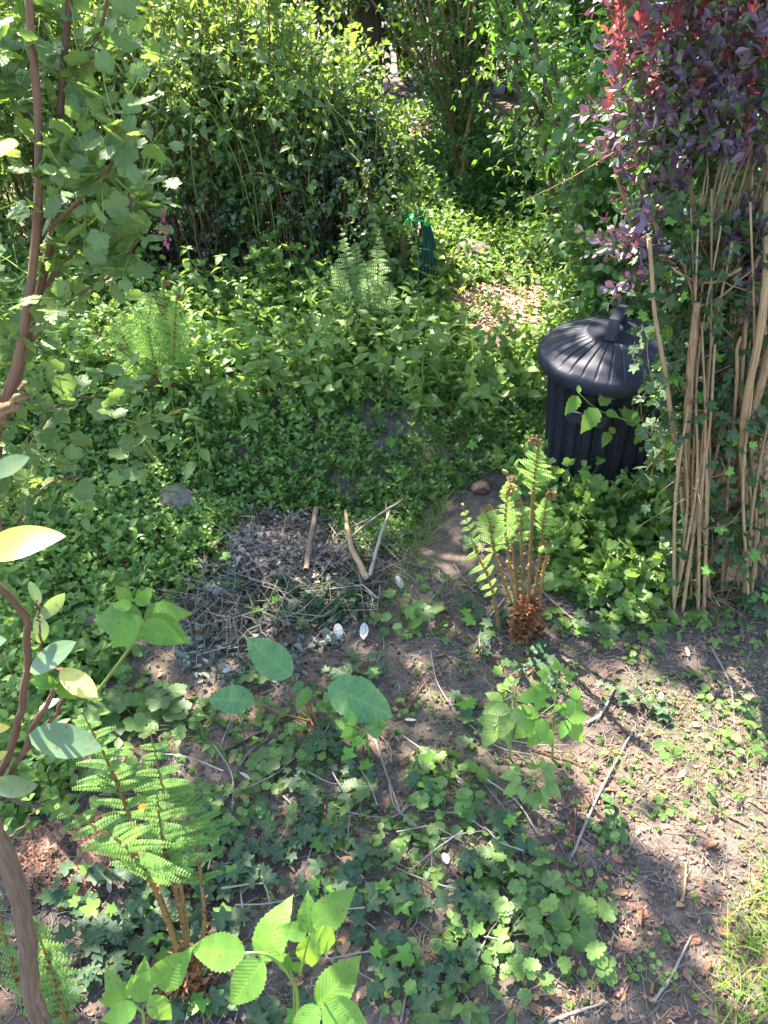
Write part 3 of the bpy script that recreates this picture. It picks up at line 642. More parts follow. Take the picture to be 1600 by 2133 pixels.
lb = MB(); sb = MB(); shoots(lb, sb, np.stack([x, y, zz], 1), np.stack([U(-.7, .7, n), U(-1, .1, n), U(-.2, 1, n)], 1), U(.1, .35, n), 4, 1, trif+rasps, .075, .35, 1.1, .06, .002, .2, .9, .5, True, .4, petr=.0009)
sb.build('stems', M['stemg'], br, org=br.location); lb.build('leaves', M['hedge'], br, smooth=False, org=br.location)
for q in range(26):
    x_ = U(-2.5, 0); b_ = np.array([x_, float(hedge_front(x_))-U(.0, .1), 0]); b_[2] = float(g(b_[0], b_[1])); e_ = b_+[U(-.3, .3), U(-.25, .05), U(.7, 1.2)]; mb = MB(); tubes(mb, curve([b_, b_*.5+e_*.5+[U(-.1, .1), -.05, .1], e_], 12), np.linspace(.004, .002, 12), 5); mb.build('cane', M['stemg'], br, org=br.location)
# background shrubs
def disc(n, cx, cy, rx, ry): a = U(0, 6.28, n); r = np.sqrt(rng.random(n)); return np.stack([cx+np.cos(a)*r*rx, cy+np.sin(a)*r*ry], 1)
H_ = lambda v: (lambda x, y: v+0*x)
# multi-stemmed shrub beyond the clearing: fanned stems
def fan_shrub():
    p = gp(958, 388); r = empty('multi_stem_shrub', p, 'tall multi-stemmed shrub with bare brown stems fanning up beyond the clearing', 'shrub')
    Y = p[1]; tops = [(775, -60), (800, -80), (830, -90), (850, -120), (880, -60), (905, -150), (925, -90), (950, -120), (985, -80), (1010, -120), (1040, -90), (1075, -60), (820, -200), (870, -220), (1000, -200), (760, -20)]
    for i_, (tx, ty) in enumerate(tops):
        b = at(958+U(-16, 22), 388+U(-10, 8), Y+U(-.15, .15)); dy = U(-.5, .4); e = at(tx, ty, Y+dy); m = b*.5+e*.5+np.array([(958-tx)*.0007, 0, -.05])
        C = curve([b, m, e], 14)+rng.normal(size=(14, 3))*.006; mb = MB(); tubes(mb, C, np.linspace(.028 if i_ in (3, 4) else U(.011, .021), .007, 14), 6)
        s_ = mb.build('stem', M['tan'] if i_ % 3 else M['barkg'], r, org=p)
        tw = MB(); k_ = 13; idx = rng.integers(3, 14, k_); lb = MB()
        shoots(lb, tw, C[idx], rdir(k_, .5), U(.15, .4, k_), 6, 2, ovate, .05, .15, 1.0, .05, .0025)
        tw.build('twigs', M['bark'], s_, org=p); lb.build('foliage', M['shrub'], s_, smooth=False, org=p)
fan_shrub()
shrub_mass('broadleaf_shrub', 'bushy green shrub between the clearing and the purple bush', 'shrub', M['shrub'], M['bark'], np.stack([U(1.0, 2.3, 70), U(3.4, 4.8, 70)], 1), lambda x, y: 1.6+.2*x, 70, 4600, 6, 2, ovate+lance, .055, (-.13, -.03), .22, slen=.28, stemr=.012, t0s=.08)
shrub_mass('broadleaf_shrub', 'loose green shrub leaning over the path behind the dustbin', 'shrub', M['shrub2'], M['bark'], np.stack([U(.95, 1.9, 44), U(2.75, 3.4, 44)], 1), lambda x, y: 1.15+.1*x, 44, 1500, 5, 2, rasps+ovate, .062, (-.16, -.05), .20, slen=.26, stemr=.007, t0s=.1)
shrub_mass('drooping_shrub', 'tall narrow-leaved shrub with pale drooping leaves at the top right', 'shrub', M['shrub'], M['bark'], np.stack([U(1.2, 2.8, 50), U(4.6, 6.0, 50)], 1), lambda x, y: 2.6+0*x, 50, 2900, 7, 2, lance, .080, (-.12, -.06), .2, slen=.35, stemr=.014, t0s=.2, bend=.4)
shrub_mass('undergrowth_bush', 'low dark bush at the foot of the multi-stemmed shrub', 'bush', M['shrub'], M['bark'], np.stack([U(.62, 1.6, 80), U(5.2, 6.0, 80)], 1), lambda x, y: .45+0*x, 80, 900, 5, 2, ovate, .05, (0, 0), .3, slen=.2, stemr=.005)
# the far edge of the garden
far = [(-4.5, 7.5, 'far green shrub behind the left end of the hedge'), (-2.2, 7.2, 'far green shrub behind the middle of the hedge'), (2.9, 8.2, 'far dark shrub behind the right-hand shrubs'), (5.0, 6.6, 'far dark shrub at the right edge'), (-6.5, 5.2, 'far shrub beyond the left end of the hedge')]
for i_, (x, y, l) in enumerate(far):
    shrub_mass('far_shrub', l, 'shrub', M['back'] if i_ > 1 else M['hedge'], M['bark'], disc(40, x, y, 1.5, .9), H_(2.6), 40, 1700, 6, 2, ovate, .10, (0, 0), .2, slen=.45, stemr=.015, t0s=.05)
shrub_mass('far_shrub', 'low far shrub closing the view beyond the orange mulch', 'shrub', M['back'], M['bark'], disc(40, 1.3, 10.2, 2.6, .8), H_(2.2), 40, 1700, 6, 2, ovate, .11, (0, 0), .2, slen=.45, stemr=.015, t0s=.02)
def dark_tree(name, label, x, y, rad, h, leaf, ncr, crad, cz, lm, lean=(0, 0), size=.11):
    z = float(g(x, y)); r = empty(name, (x, y, z), label, 'tree'); C = curve([(x, y, z-.1), (x+lean[0]*.4, y+lean[1]*.4, z+h*.4), (x+lean[0], y+lean[1], z+h)], 12)
    mb = MB(); tubes(mb, C, np.linspace(rad, rad*.4, 12), 12); lim = []
    for q in range(14):
        b = C[5+q % 7]; d = unit(np.array([math.cos(q*2.4), math.sin(q*2.4), U(.1, .6)])); L_ = curve([b, b+d*crad*.5, b+d*crad+np.array([0, 0, -.2])], 8); tubes(mb, L_, np.linspace(rad*.35, .01, 8), 6); lim.append(L_)
    mb.build('trunk', M['bark'], r, org=r.location)
    lim = np.concatenate(lim); Q = lim[rng.integers(0, len(lim), ncr)]+rng.normal(size=(ncr, 3))*np.array([crad, crad, cz])*.25
    lb = MB(); tw = MB(); shoots(lb, tw, Q, rdir(ncr, 0), U(.2, .5, ncr), 6, 2, tm=ovate, size=size, bend=.2)
    lb.build('crown', lm, r, smooth=False, org=r.location); tw.build('twigs', M['bark'], r, org=r.location); return r
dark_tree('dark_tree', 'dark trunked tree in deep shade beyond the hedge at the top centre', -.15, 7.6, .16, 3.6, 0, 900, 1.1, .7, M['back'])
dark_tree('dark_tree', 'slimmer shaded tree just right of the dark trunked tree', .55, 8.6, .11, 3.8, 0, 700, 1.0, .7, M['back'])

# ------------------------------------------------------------------ hose on its hanger
hp_ = gp(852, 606); HY = hp_[1]
tr = empty('hose_post_trunk', hp_, 'slim bare trunk in the dark evergreen bush that holds the hose', 'tree trunk')
mb = MB(); C = curve([at(852, 612, HY), at(846, 560, HY), at(846, 500, HY), at(836, 470, HY), at(828, 440, HY)], 16); tubes(mb, C, np.linspace(.030, .022, 16), 8)
mb.build('trunk', M['bark'], tr, org=hp_)
top = at(866, 456, HY-.05)
hg = empty('hose_hanger', top, 'bright green plastic hose hanger fixed to the slim trunk', 'hose hanger')
mb = MB()
V = []; F = []; kk = 9
for i_ in range(kk):                      # curved saddle
    a = R(-65+130*i_/(kk-1))
    for yy in (-.055, .07):
        for rr in (.062, .067): V.append((math.sin(a)*rr*.9, yy, math.cos(a)*rr-.05))
for i_ in range(kk-1):
    b = i_*4; F += [[b, b+4, b+6, b+2], [b+1, b+3, b+7, b+5], [b, b+1, b+5, b+4], [b+2, b+6, b+7, b+3]]
mb.add(V, None, None, F); mb.build('saddle', M['hang'], hg)
mb = MB(); boxmb(mb, (.045, -.10, .020), (.030, .012, .040), 0, .8); boxmb(mb, (-.035, -.105, .010), (.026, .012, .044), 0, .7); boxmb(mb, (.005, -.10, .022), (.09, .009, .010), 0, 1)
o_ = mb.build('bracket', M['hang'], hg, smooth=False); b_ = o_.modifiers.new('bevel', 'BEVEL'); b_.width = .0045; b_.segments = 3
hs = empty('hose', top, 'dark green garden hose hanging in loops from its hanger', 'hose'); mb = MB()
for q in range(7):                        # hanging loops
    w = .016+.006*q*U(.8, 1.1); l = .34+.025*q+U(-.03, .05); y_ = HY-.10+.016*q-.02; th = np.linspace(0, 2*np.pi, 48)
    x = top[0]+.012+np.sin(th)*w*(1+.25*np.cos(th))+(.012+.013*q)*(1-np.cos(th))*.6; z = top[2]+.035-(1-np.cos(th))*.5*l
    tubes(mb, np.stack([x, y_+np.sin(th*1.0)*.012, z], 1), .0062, 8, cap=False)
C = curve([at(858, 560, HY-.1), at(868, 600, HY-.12), at(905, 640, HY-.2), at(925, 600, HY-.15)], 20); tubes(mb, C, .0075, 8)
mb.build('coil', M['hose'], hs, org=hs.location)
mb = MB(); c0 = at(878, 492, HY-.07); tubes(mb, np.array([c0+[0, 0, .03], c0+[0, 0, .0]]), [.011, .012], 10); mb.build('connector', M['oran'], hs, org=hs.location)
mb = MB(); tubes(mb, np.array([c0+[0, 0, 0.], c0+[0, 0, -.01], c0+[0, 0, -.05]]), [.013, .015, .011], 10); mb.build('connector_collar', M['blue'], hs, org=hs.location)

n = 56; P = np.stack([U(-.14, .15, n), HY-U(.08, .24, n), U(.40, .76, n)], 1); c0 = (0, HY-.1, float(g(0, HY-.1))); sh = empty('privet_sprig', c0, 'leafy sprigs half hiding the green hose hanger', 'shrub'); lb = MB(); sb = MB()
shoots(lb, sb, P, np.stack([U(-.7, .7, n), U(-.6, .1, n), U(-.2, .9, n)], 1), U(.08, .2, n), 5, 2, ovate, .038, .1, 1., .05, .0014); sb.build('twigs', M['bark'], sh, org=c0); lb.build('leaves', M['hedge'], sh, smooth=False, org=c0)
for q in range(3): mb = MB(); tubes(mb, curve([c0, (U(-.08, .05), HY-.12, .4), (U(-.1, .14), HY-.16, .78)], 10), np.linspace(.005, .002, 10), 5); mb.build('stem', M['bark'], sh, org=c0)
# ------------------------------------------------------------------ stones and stumps
def rock(name, label, cat, px, py, s, mat='rock', seed=0, dz=0., flat=.7):
    p = gp(px, py); mb = MB(); nu, nv = 28, 18; u_ = np.linspace(0, 2*np.pi, nu, endpoint=False); v_ = np.linspace(0, np.pi, nv)
    a, b = np.meshgrid(u_, v_); d = np.stack([np.cos(a)*np.sin(b), np.sin(a)*np.sin(b), np.cos(b)], -1)
    rr = 1+.55*fbm(d[..., 0]*1.7+seed, d[..., 1]*1.7+d[..., 2]*2.3, 4, seed); rr = np.round(rr*9)/9*.5+rr*.5
    V = d*rr[..., None]*np.array([s, s*.8, s*flat]); i = np.arange(nv-1)[:, None]*nu; j = np.arange(nu)[None]; j2 = (j+1) % nu
    mb.add(V.reshape(-1, 3), np.stack([a/6.28319, b/3, a*0+.5], -1).reshape(-1, 3), None, np.stack([i+j, i+nu+j, i+nu+j2, i+j2], -1)); o = mb.build(name, M[mat], smooth=True)
    o.location = (p+[0, 0, s*flat*.35+dz]).tolist(); tag(o, label, cat)
rock('earthy_stone', 'large grey earth-covered stone on the bank above the heap', 'stone', 375, 1058, .085, seed=1)
rock('earthy_stone', 'small grey stone in the groundcover left of the large stone', 'stone', 278, 1120, .06, seed=2)
rock('earthy_stone', 'dark stone by the brown cypress clipping', 'stone', 285, 1205, .055, seed=3)
rock('earthy_stone', 'dark broken stone under the arching raspberry leaves at left', 'stone', 195, 1310, .06, seed=4)
rock('reddish_stone', 'reddish stone between the coiled fern and the dustbin', 'stone', 1000, 1020, .035, 'chip', 8)
rock('dark_stone', 'dark stone on the grassy clearing beyond the dustbin', 'stone', 985, 545, .12, 'rock', 9)
rock('pale_log', 'pale cut log end lying in the clearing right of the hose', 'log', 930, 548, .08, 'tan', 10, 0, .5)

# ------------------------------------------------------------------ ivy-clad stump and the purple bush
sp_ = gp(1515, 1185); SY = sp_[1]
st = empty('ivy_clad_stump', sp_, 'old fibrous tan stump wrapped in dark ivy at the right edge', 'stump')
mb = MB()
paths = [([(1515, 1200), (1530, 1050), (1545, 850), (1560, 650), (1575, 430)], .058, .0), ([(1495, 1190), (1470, 1000), (1480, 800), (1500, 600)], .030, .03), ([(1560, 1180), (1585, 1000), (1590, 800), (1600, 600)], .045, .05),
         ([(1520, 1190), (1500, 1050), (1515, 850), (1530, 700), (1525, 520)], .035, -.03)]
for pts, r_, dy in paths:
    C = curve([at(x, y, SY+dy+.0*i_) for i_, (x, y) in enumerate(pts)], 60)+rng.normal(size=(60, 3))*.0010
    n_ = 26; a = np.linspace(0, 2*np.pi, n_, endpoint=False); T = unit(np.gradient(C, axis=0)); X = unit(np.cross(T, [0, 1, .2])); Yv = np.cross(T, X)
    A_, B_ = np.meshgrid(a, np.linspace(0, 1, 60)); rr = r_*(1.12-.45*B_)*(1+.22*fbm(A_*1.6+r_*99, B_*5, 3, 3)+.10*np.sin(A_*5+3*B_+r_*50)+.16*fbm(A_*6, B_*12, 2, 5))
    rr[:, -1] = rr[:, 0]; V = C[:, None]+rr[..., None]*(np.cos(A_)[..., None]*X[:, None]+np.sin(A_)[..., None]*Yv[:, None])
    i = np.arange(59)[:, None]*n_; j = np.arange(n_)[None]; j2 = (j+1) % n_; mb.add(V.reshape(-1, 3), np.stack([A_/6.28319, B_*1.6, A_*0+.5+dy*5], -1).reshape(-1, 3), None, np.stack([i+j, i+j2, i+n_+j2, i+n_+j], -1))
tk = mb.build('trunk', M['tan'], st, org=sp_)
mb = MB()                                  # peeling fibres
for q in range(380):
    x = U(1440, 1600); y = U(450, 1180); b = at(x, y, SY-.04+U(-.02, .05)); d = np.array([U(-.02, .02), U(-.02, .01), U(.06, .22)]); C = curve([b, b+d*.5+rng.normal(size=3)*.006, b+d], 6); tubes(mb, C, np.linspace(.0035, .001, 6), 4)
mb.build('bark_strips', M['tan'], tk, org=sp_)
lb = MB(); sm_ = MB(); n = 300
px_ = np.concatenate([U(1375, 1600, 170), U(1380, 1600, 130)]); py_ = np.concatenate([U(470, 880, 170), U(780, 1200, 130)])
P = np.array([at(a, b, SY-.13+.13*rng.random()+.0*b) for a, b in zip(px_, py_)])
shoots(lb, sm_, P, np.stack([U(-.6, .6, n), U(-.5, .2, n), U(-.8, .8, n)], 1), U(.05, .12, n), 5, 1, ivy, .030, .3, 1.2, .1, .0013, 0, .15, .8, True, .45, petr=.0006)
sm_.build('ivy_stems', M['dstem'], st, org=sp_); lb.build('ivy_leaves', M['ivy'], st, smooth=False, org=sp_)

bp = gp(1440, 1140); bb = empty('purple_berberis', bp, 'purple-leaved berberis with red upright shoots and bare tan canes beside the stump', 'bush')
canes = [([(1450, 1200), (1436, 1050), (1432, 900), (1438, 760), (1452, 630)], .0105, -.13), ([(1432, 1190), (1418, 1010), (1400, 880), (1385, 760), (1365, 650), (1350, 500)], .0062, -.10), ([(1560, 1150), (1548, 900), (1590, 640), (1598, 400)], .0105, -.13),
         ([(1555, 900), (1600, 750), (1640, 560), (1600, 300)], .010, -.12), ([(1470, 1100), (1460, 900), (1475, 700), (1440, 400), (1400, 200)], .007, .05), ([(1500, 1100), (1500, 900), (1530, 650), (1520, 400), (1500, 150)], .008, .02),
         ([(1540, 1010), (1545, 800), (1560, 600), (1590, 520)], .006, -.08), ([(1590, 1000), (1600, 850), (1580, 700), (1560, 350), (1560, 100)], .009, 0), ([(1425, 1000), (1420, 850), (1400, 600), (1330, 350), (1300, 150)], .006, .04),
         ([(1450, 1090), (1425, 800), (1375, 560), (1290, 380), (1270, 200)], .006, .08), ([(1545, 560), (1480, 590), (1395, 560)], .004, -.08), ([(1450, 640), (1500, 620), (1570, 560)], .003, -.1), ([(1450, 640), (1430, 570), (1405, 520)], .003, -.08), ([(1530, 1050), (1550, 1120), (1620, 1210)], .006, -.1),
         ([(1560, 1080), (1580, 1010), (1640, 940)], .005, -.08), ([(1505, 1000), (1530, 880), (1535, 740), (1545, 700)], .005, -.1)]
CS = []
for i_c, (pts, r_, dy) in enumerate(canes):
    PT = [at(x, y, SY-.04+dy*(1-float(sm(750, 1150, y)))+(.10 if y < 430 else 0)) for x, y in pts]
    if pts[0][1] > 1000 and i_c != 13: q0 = PT[0]+(PT[0]-PT[1])*.15; q0[1] = PT[0][1]+.01; q0[2] = float(g(q0[0], q0[1]))-.03; PT = [q0]+[q_ for q_ in PT if q_[2] > q0[2]+.06]
    C = curve(PT, 40); C = C+.006*np.stack([fbm(np.linspace(0, 5, 40)+dy*90+r_*999, np.full(40, k_)+.5, 2) for k_ in range(3)], 1)*2; mb = MB(); tubes(mb, C, r_*np.linspace(1.05, .7, 40)*(1+.05*rng.normal(size=40)), 9); mb.build('cane', M['tan'], bb, org=bp); CS.append(C)
for q in range(34):                        # the thicket of thin straight stems
    x0, x1 = U(1440, 1610), U(-70, 70); yb, yt = U(1120, 1210), U(380, 760); dy = U(-.12, .08); b_ = at(x0, yb, SY-.04+dy); b_[2] = float(g(b_[0], b_[1]))-.02; e_ = at(x0+x1, yt, SY-.04+dy)
    mb = MB(); r_ = U(.0025, .0065); C = curve([b_, b_*.6+e_*.4+rng.normal(size=3)*.012, b_*.3+e_*.7+rng.normal(size=3)*.012, e_], 24); tubes(mb, C, r_*np.linspace(1.1, .5, 24)*(1+.08*rng.normal(size=24)), 7); mb.build('cane', M['tan'], bb, org=bp); CS.append(C[:, :].repeat(2, 0)[:40])
mb = MB()
for q in range(90):
    C = CS[rng.integers(0, len(CS))]; b = C[rng.integers(2, 40)]; d = unit(rng.normal(size=3)+[0, -.3, .5])*U(.05, .28); tubes(mb, curve([b, b+d*.5+rng.normal(size=3)*.012, b+d], 7), np.linspace(.0018, .0006, 7), 4)
mb.build('dry_twigs', M['tan'], bb, org=bp)
def cloud(n, outline, Ya, Yb):
    a = np.array(outline); out = []
    while len(out) < n:
        x = U(a[:, 0].min(), a[:, 0].max()); y = U(a[:, 1].min(), a[:, 1].max())
        if inpoly(np.array([x]), np.array([y]), outline)[0]: out.append(at(x, y, U(Ya, Yb)))
    return np.array(out)
ol = [(1260, -150), (1275, 150), (1260, 300), (1285, 380), (1315, 470), (1345, 540), (1370, 430), (1450, 370), (1560, 330), (1620, 350), (1800, 300), (1800, -300), (1240, -300)]
ol2 = [(1290, 500), (1300, 610), (1345, 620), (1350, 560), (1330, 460)]
P = np.vstack([cloud(760, ol, SY-.12, SY+.35), cloud(22, ol2, SY-.1, SY+.05), cloud(40, [(1500, 480), (1620, 470), (1620, 560), (1540, 560)], SY-.12, SY)]); n = len(P)
lb = MB(); sb = MB(); shoots(lb, sb, P, rdir(n, .7), U(.05, .12, n), 5, 3, obov, .031, .05, .95, .05, .0014, .05, .55, 0, True, .5)
sb.build('shoots', M['stemb'], bb, org=bp); lb.build('foliage', M['berb'], bb, smooth=False, org=bp)
P = np.vstack([np.array([at(x, y, SY-.08+U(-.05, .1)) for x, y in ((1275, 170), (1262, 245), (1350, 160), (1440, 110), (1500, 140), (1545, 90), (1565, 30), (1405, 60), (1330, 80), (1290, 90), (1475, 50), (1545, 330), (1355, 200), (1590, 120), (1260, 100), (1520, 20), (1440, 200), (1300, 0), (1570, -40), (1500, -60), (1430, -40), (1600, 40))])]); n = len(P)
lb = MB(); sb = MB(); shoots(lb, sb, P, np.stack([U(-.12, .12, n), U(-.1, .1, n), np.ones(n)], 1), U(.10, .20, n), 10, 3, obov, .025, 0, .75, .03, .0020, .0, .4, 0, True, .4)
s_ = sb.build('red_shoots', M['stemr'], bb, org=bp); lb.build('red_leaves', M['berbred'], s_, smooth=False, org=bp)
tag(empty('stake_twig', bp), None)
bpy.data.objects.remove(bpy.data.objects['stake_twig'])
# green leaves mixed in under the purple
P = cloud(110, [(1330, 150), (1600, 180), (1600, 420), (1380, 420)], SY+.05, SY+.3); n = len(P); lb = MB(); sb = MB()
shoots(lb, sb, P, rdir(n, .6), .12, 5, 2, roundl+obov, .026, .05, 1., .05, .001); lb.build('green_leaves', M['shrub'], bb, smooth=False, org=bp); sb.build('green_shoots', M['stemb'], bb, org=bp)

# ------------------------------------------------------------------ flowering currant and glossy branch, left
cp = np.array([-1.0, 1.12, float(g(-1.0, 1.12))]); cu = empty('flowering_currant', cp, 'flowering currant shrub with lobed leaves and reddish stems at the left edge', 'shrub')
cst = [[(-20, 1000), (40, 740), (75, 500), (80, 250), (60, 0), (55, -250)], [(-10, 1000), (45, 760), (110, 480), (128, 200), (150, -60)], [(20, 840), (60, 720), (150, 625), (240, 568), (285, 500)], [(0, 1000), (60, 930), (130, 840), (230, 842), (335, 960)],
       [(100, 480), (180, 400), (240, 330), (255, 260)], [(80, 260), (20, 200), (-30, 60)], [(60, 640), (180, 500), (265, 470), (270, 400)], [(120, 200), (160, 130), (210, 60), (230, -60)], [(30, 760), (-20, 600), (-30, 420)], [(35, 1090), (100, 1010), (170, 990)], [(0, 900), (-10, 1000), (10, 1140)]]
CL = []
for pts in cst:
    dy = U(-.05, .08); C = curve([cp+[0, 0, -.03]]+[at(x, y, 1.14+dy+.02*i_) for i_, (x, y) in enumerate(pts)] if pts in cst[:2] else [at(x, y, 1.14+dy) for x, y in pts], 30)
    mb = MB(); tubes(mb, C, np.linspace(.0085, .0045, 30) if pts in cst[:2] else np.linspace(.0032, .0016, 30), 7); mb.build('stem', M['stemb'], cu, org=cp); CL.append(C[(8 if pts in cst[:2] else 2):])
CL = np.concatenate(CL); idx = rng.integers(0, len(CL), 170); lb = MB(); sb = MB()
shoots(lb, sb, CL[idx], rdir(170, .5), U(.05, .12, 170), 4, 1, currant, .027, .1, 1.0, .05, .0016, .1, 1.3, .7, True, .35, petr=.0008)
sb.build('twigs', M['stemg'], cu, org=cp); lb.build('foliage', M['currant'], cu, smooth=False, org=cp)
mb = MB()
for x, y in ((335, 440),):
    b = at(x, y, 1.12+U(0, .08)); n = 36; Q = b[None]+np.stack([.002*rng.normal(size=n), .002*rng.normal(size=n), np.linspace(0, -.05, n)], 1); inst(mb, tiny, rng.normal(size=(n, 3)), rng.normal(size=(n, 3)), Q, .007)
mb.build('withered_flowers', M['flower'], cu, smooth=False, org=cp)

ep = np.array([-.52, .42, float(g(-.52, .42))]); el = empty('glossy_shrub', ep, 'thorny grey-brown stems with large glossy leaves close at the left edge', 'shrub')
def lim(pts, r0, r1, mat='barkg', k=24):
    C = curve([np.array(p) if len(p) == 3 else at(p[0], p[1], EY) for p in pts], k)+rng.normal(size=(k, 3))*.0015; mb = MB(); tubes(mb, C, np.linspace(r0, r1, k), 8); mb.build('branch', M[mat], el, org=ep); return C
EY = .46
lim([tuple(ep), (80, 2120), (55, 1950), (10, 1780), (-60, 1640)], .0145, .011); lim([(95, 2133), (75, 2050), (60, 1960)], .006, .004)
EY = .62
a1 = lim([(-60, 1720), (20, 1560), (50, 1450), (55, 1310), (10, 1230), (-40, 1190)], .0055, .0035, 'stemb'); a2 = lim([(-20, 1690), (60, 1540), (110, 1440), (125, 1425)], .0045, .0025, 'stemb'); a3 = lim([(0, 1640), (50, 1570), (120, 1480), (132, 1440)], .004, .002, 'stemb')
lim([(55, 1395), (100, 1393), (140, 1398)], .003, .002, 'stemb'); lim([(90, 1400), (82, 1300), (80, 1250)], .0016, .001, 'stemb'); lim([(-30, 1660), (30, 1668), (90, 1680)], .0035, .002); lim([(0, 1755), (50, 1720), (95, 1650)], .0018, .001)
def bigleaves(spec, tm, mat, name):
    mb = MB(); 
    for (x0, y0, x1, y1, Y, nx_, nz_, w) in spec:
        a = at(x0, y0, Y); b = atd(x1, y1, depth(a)+U(-.02, .02)); d = b-a; s = np.linalg.norm(d)*.86
        inst(mb, tm[w:w+1], d[None], np.array([[nx_, -.6, nz_]]), a[None], s, U(0, 1, 1))
    mb.build(name, M[mat], el, smooth=True, org=ep)
E2 = .60
bigleaves([(62, 1400, 170, 1325, .6, -.2, 1.4, 0), (60, 1530, 235, 1560, .6, 0, 1.2, 1), (-20, 990, 72, 945, .45, .3, 1.1, 0), (-30, 1150, 130, 1100, .6, .1, .9, 1), (-20, 1640, 110, 1625, .6, 0, .5, 2), (82, 1480, 130, 1450, .62, -.6, .6, 0),
           (85, 1290, 145, 1222, .62, .5, .6, 2), (80, 1260, 62, 1200, .62, .8, .1, 0), (84, 1340, 90, 1275, .62, .8, 0, 1), (-25, 1590, 22, 1560, .6, 0, 1, 0), (100, 1540, 135, 1490, .63, -.8, .5, 1), (-40, 1345, 20, 1330, .55, 0, 1, 0)], glossy, 'elae', 'foliage')
bigleaves([(125, 1395, 215, 1462, .6, .5, .9, 0), (-30, 330, 44, 290, .40, 0, 1, 0), (-40, 1520, 35, 1510, .62, .2, .5, 2)], glossy, 'elyel', 'yellow_foliage')
mb = MB(); n = 9; P = np.array([at(118, 1425, .6)]*n); inst(mb, glossy, np.stack([U(-1, 1, n), U(-.6, .2, n), U(.1, 1, n)], 1), np.tile([0, -.6, 1.], (n, 1)), P, U(.02, .035, n)); mb.build('young_leaves', M['rasp'], el, org=ep)
mb = MB(); C = at(0, 850, .5); tubes(mb, curve([at(-40, 880, .5), at(20, 850, .5), at(62, 795, .5)], 16)+rng.normal(size=(16, 3))*.002, np.linspace(.007, .0015, 16)*(1+.35*rng.random(16)), 8); mb.build('dead_snag', M['tan'], el, org=ep)

# ------------------------------------------------------------------ compost heap
HP = gp(600, 1170)
heap_o = [(470, 1180), (500, 1100), (560, 1070), (620, 1095), (690, 1080), (740, 1140), (830, 1110), (860, 1190), (790, 1230), (760, 1300), (640, 1290), (560, 1360), (450, 1330), (340, 1290), (400, 1240), (390, 1200)]
def litter(name, label, n, polys, tm, s0, s1, mat, lift=.012, flat=.6, yext=(.25, 5), kind='stuff', cat='litter'):
    P = ground_pts(n, polys, y0=yext[0], y1=yext[1]); n = len(P); P[:, 2] += U(.001, lift, n); mb = MB()
    D = rng.normal(size=(n, 3)); D[:, 2] *= .25; N_ = rng.normal(size=(n, 3))*flat; N_[:, 2] += 1
    inst(mb, tm, D, N_, P, U(s0, s1, n)); return tag(mb.build(name, M[mat], smooth=False), label, cat, kind=kind)
def needles(name, label, n, polys, l0, l1, r0, mat, lift=.02, yext=(.25, 5), tilt=.15, cat='litter', kink=.08):
    P = ground_pts(n, polys, y0=yext[0], y1=yext[1]); n = len(P); a = U(0, 6.28, n); l = U(l0, l1, n); D = np.stack([np.cos(a), np.sin(a), rng.normal(size=n)*tilt], 1)
    q1, q2 = rng.normal(size=(n, 3))*l[:, None]*kink, rng.normal(size=(n, 3))*l[:, None]*kink; C = np.stack([P-D*l[:, None]/2, P-D*l[:, None]*.2+q1, P+D*l[:, None]*.15+q2, P+D*l[:, None]/2+q2*.5], 1)
    C[..., 2] = np.maximum(C[..., 2], g(C[..., 0], C[..., 1]))+U(.001, lift, n)[:, None]
    mb = MB(); tubes(mb, C, (r0*U(.5, 1.4, n))[:, None]*np.array([1, .95, .85, .5])[None], 4); return tag(mb.build(name, M[mat]), label, cat, kind='stuff')
needles('heap_stalks', 'tangled pale dry stalks and grass covering the compost heap', 420, [heap_o], .06, .30, .0014, 'twig', .05, (1.3, 3), .16, kink=.14)
needles('heap_stalks', 'fine dark stems matted through the compost heap', 420, [heap_o], .04, .20, .0014, 'bark', .04, (1.3, 3), .2, kink=.16)
litter('heap_green_clippings', 'dark green ivy clippings thrown on the lower right of the heap', 420, [[(560, 1220), (760, 1210), (780, 1290), (640, 1310), (480, 1290)], [(400, 1190), (470, 1170), (520, 1230), (430, 1250)]], ivy+ovate, .014, .034, 'ivy', .05, 1.2, (1.2, 3))
litter('heap_wilted_leaves', 'grey-green wilted leaves spread over the lower compost heap', 1100, [[(430, 1190), (700, 1200), (800, 1230), (740, 1330), (600, 1430), (420, 1430), (330, 1330), (380, 1230)]], ovate+lance, .010, .034, 'greydead', .03, 1.1, (1.2, 3))
litter('heap_dry_petals', 'dry beige leaf heads at the top of the compost heap', 1500, [[(500, 1100), (560, 1075), (650, 1090), (730, 1180), (700, 1230), (560, 1230), (480, 1200)]], ovate+lance, .012, .028, 'heapdry', .055, 1.5, (1.3, 3))
for (x, y, l) in ((600, 1098, 'white crumpled petals at the top of the compost heap'), (632, 1170, 'white crumpled petals in the middle of the compost heap'), (565, 1168, 'beige crumpled petals at the left of the compost heap')):
    p = gp(x, y, .04); n = 60; mb = MB(); inst(mb, ovate, rng.normal(size=(n, 3)), rng.normal(size=(n, 3)), p[None]+rng.normal(size=(n, 3))*[.034, .03, .014], U(.008, .018, n)); tag(mb.build('petal_clump', M['heapdry' if 'beige' in l else 'pale'], smooth=False), l, 'petals')
p = gp(450, 1232, .02); mb = MB(); n = 60                        # feathery grey clump
C = np.stack([p[None]+rng.normal(size=(n, 3))*[.005, .006, .004]+np.array([-.03, 0, .0]), p[None]+rng.normal(size=(n, 3))*[.02, .008, .006], p[None]+rng.normal(size=(n, 3))*[.012, .016, .006]+np.array([.07, -.02, 0])], 1)
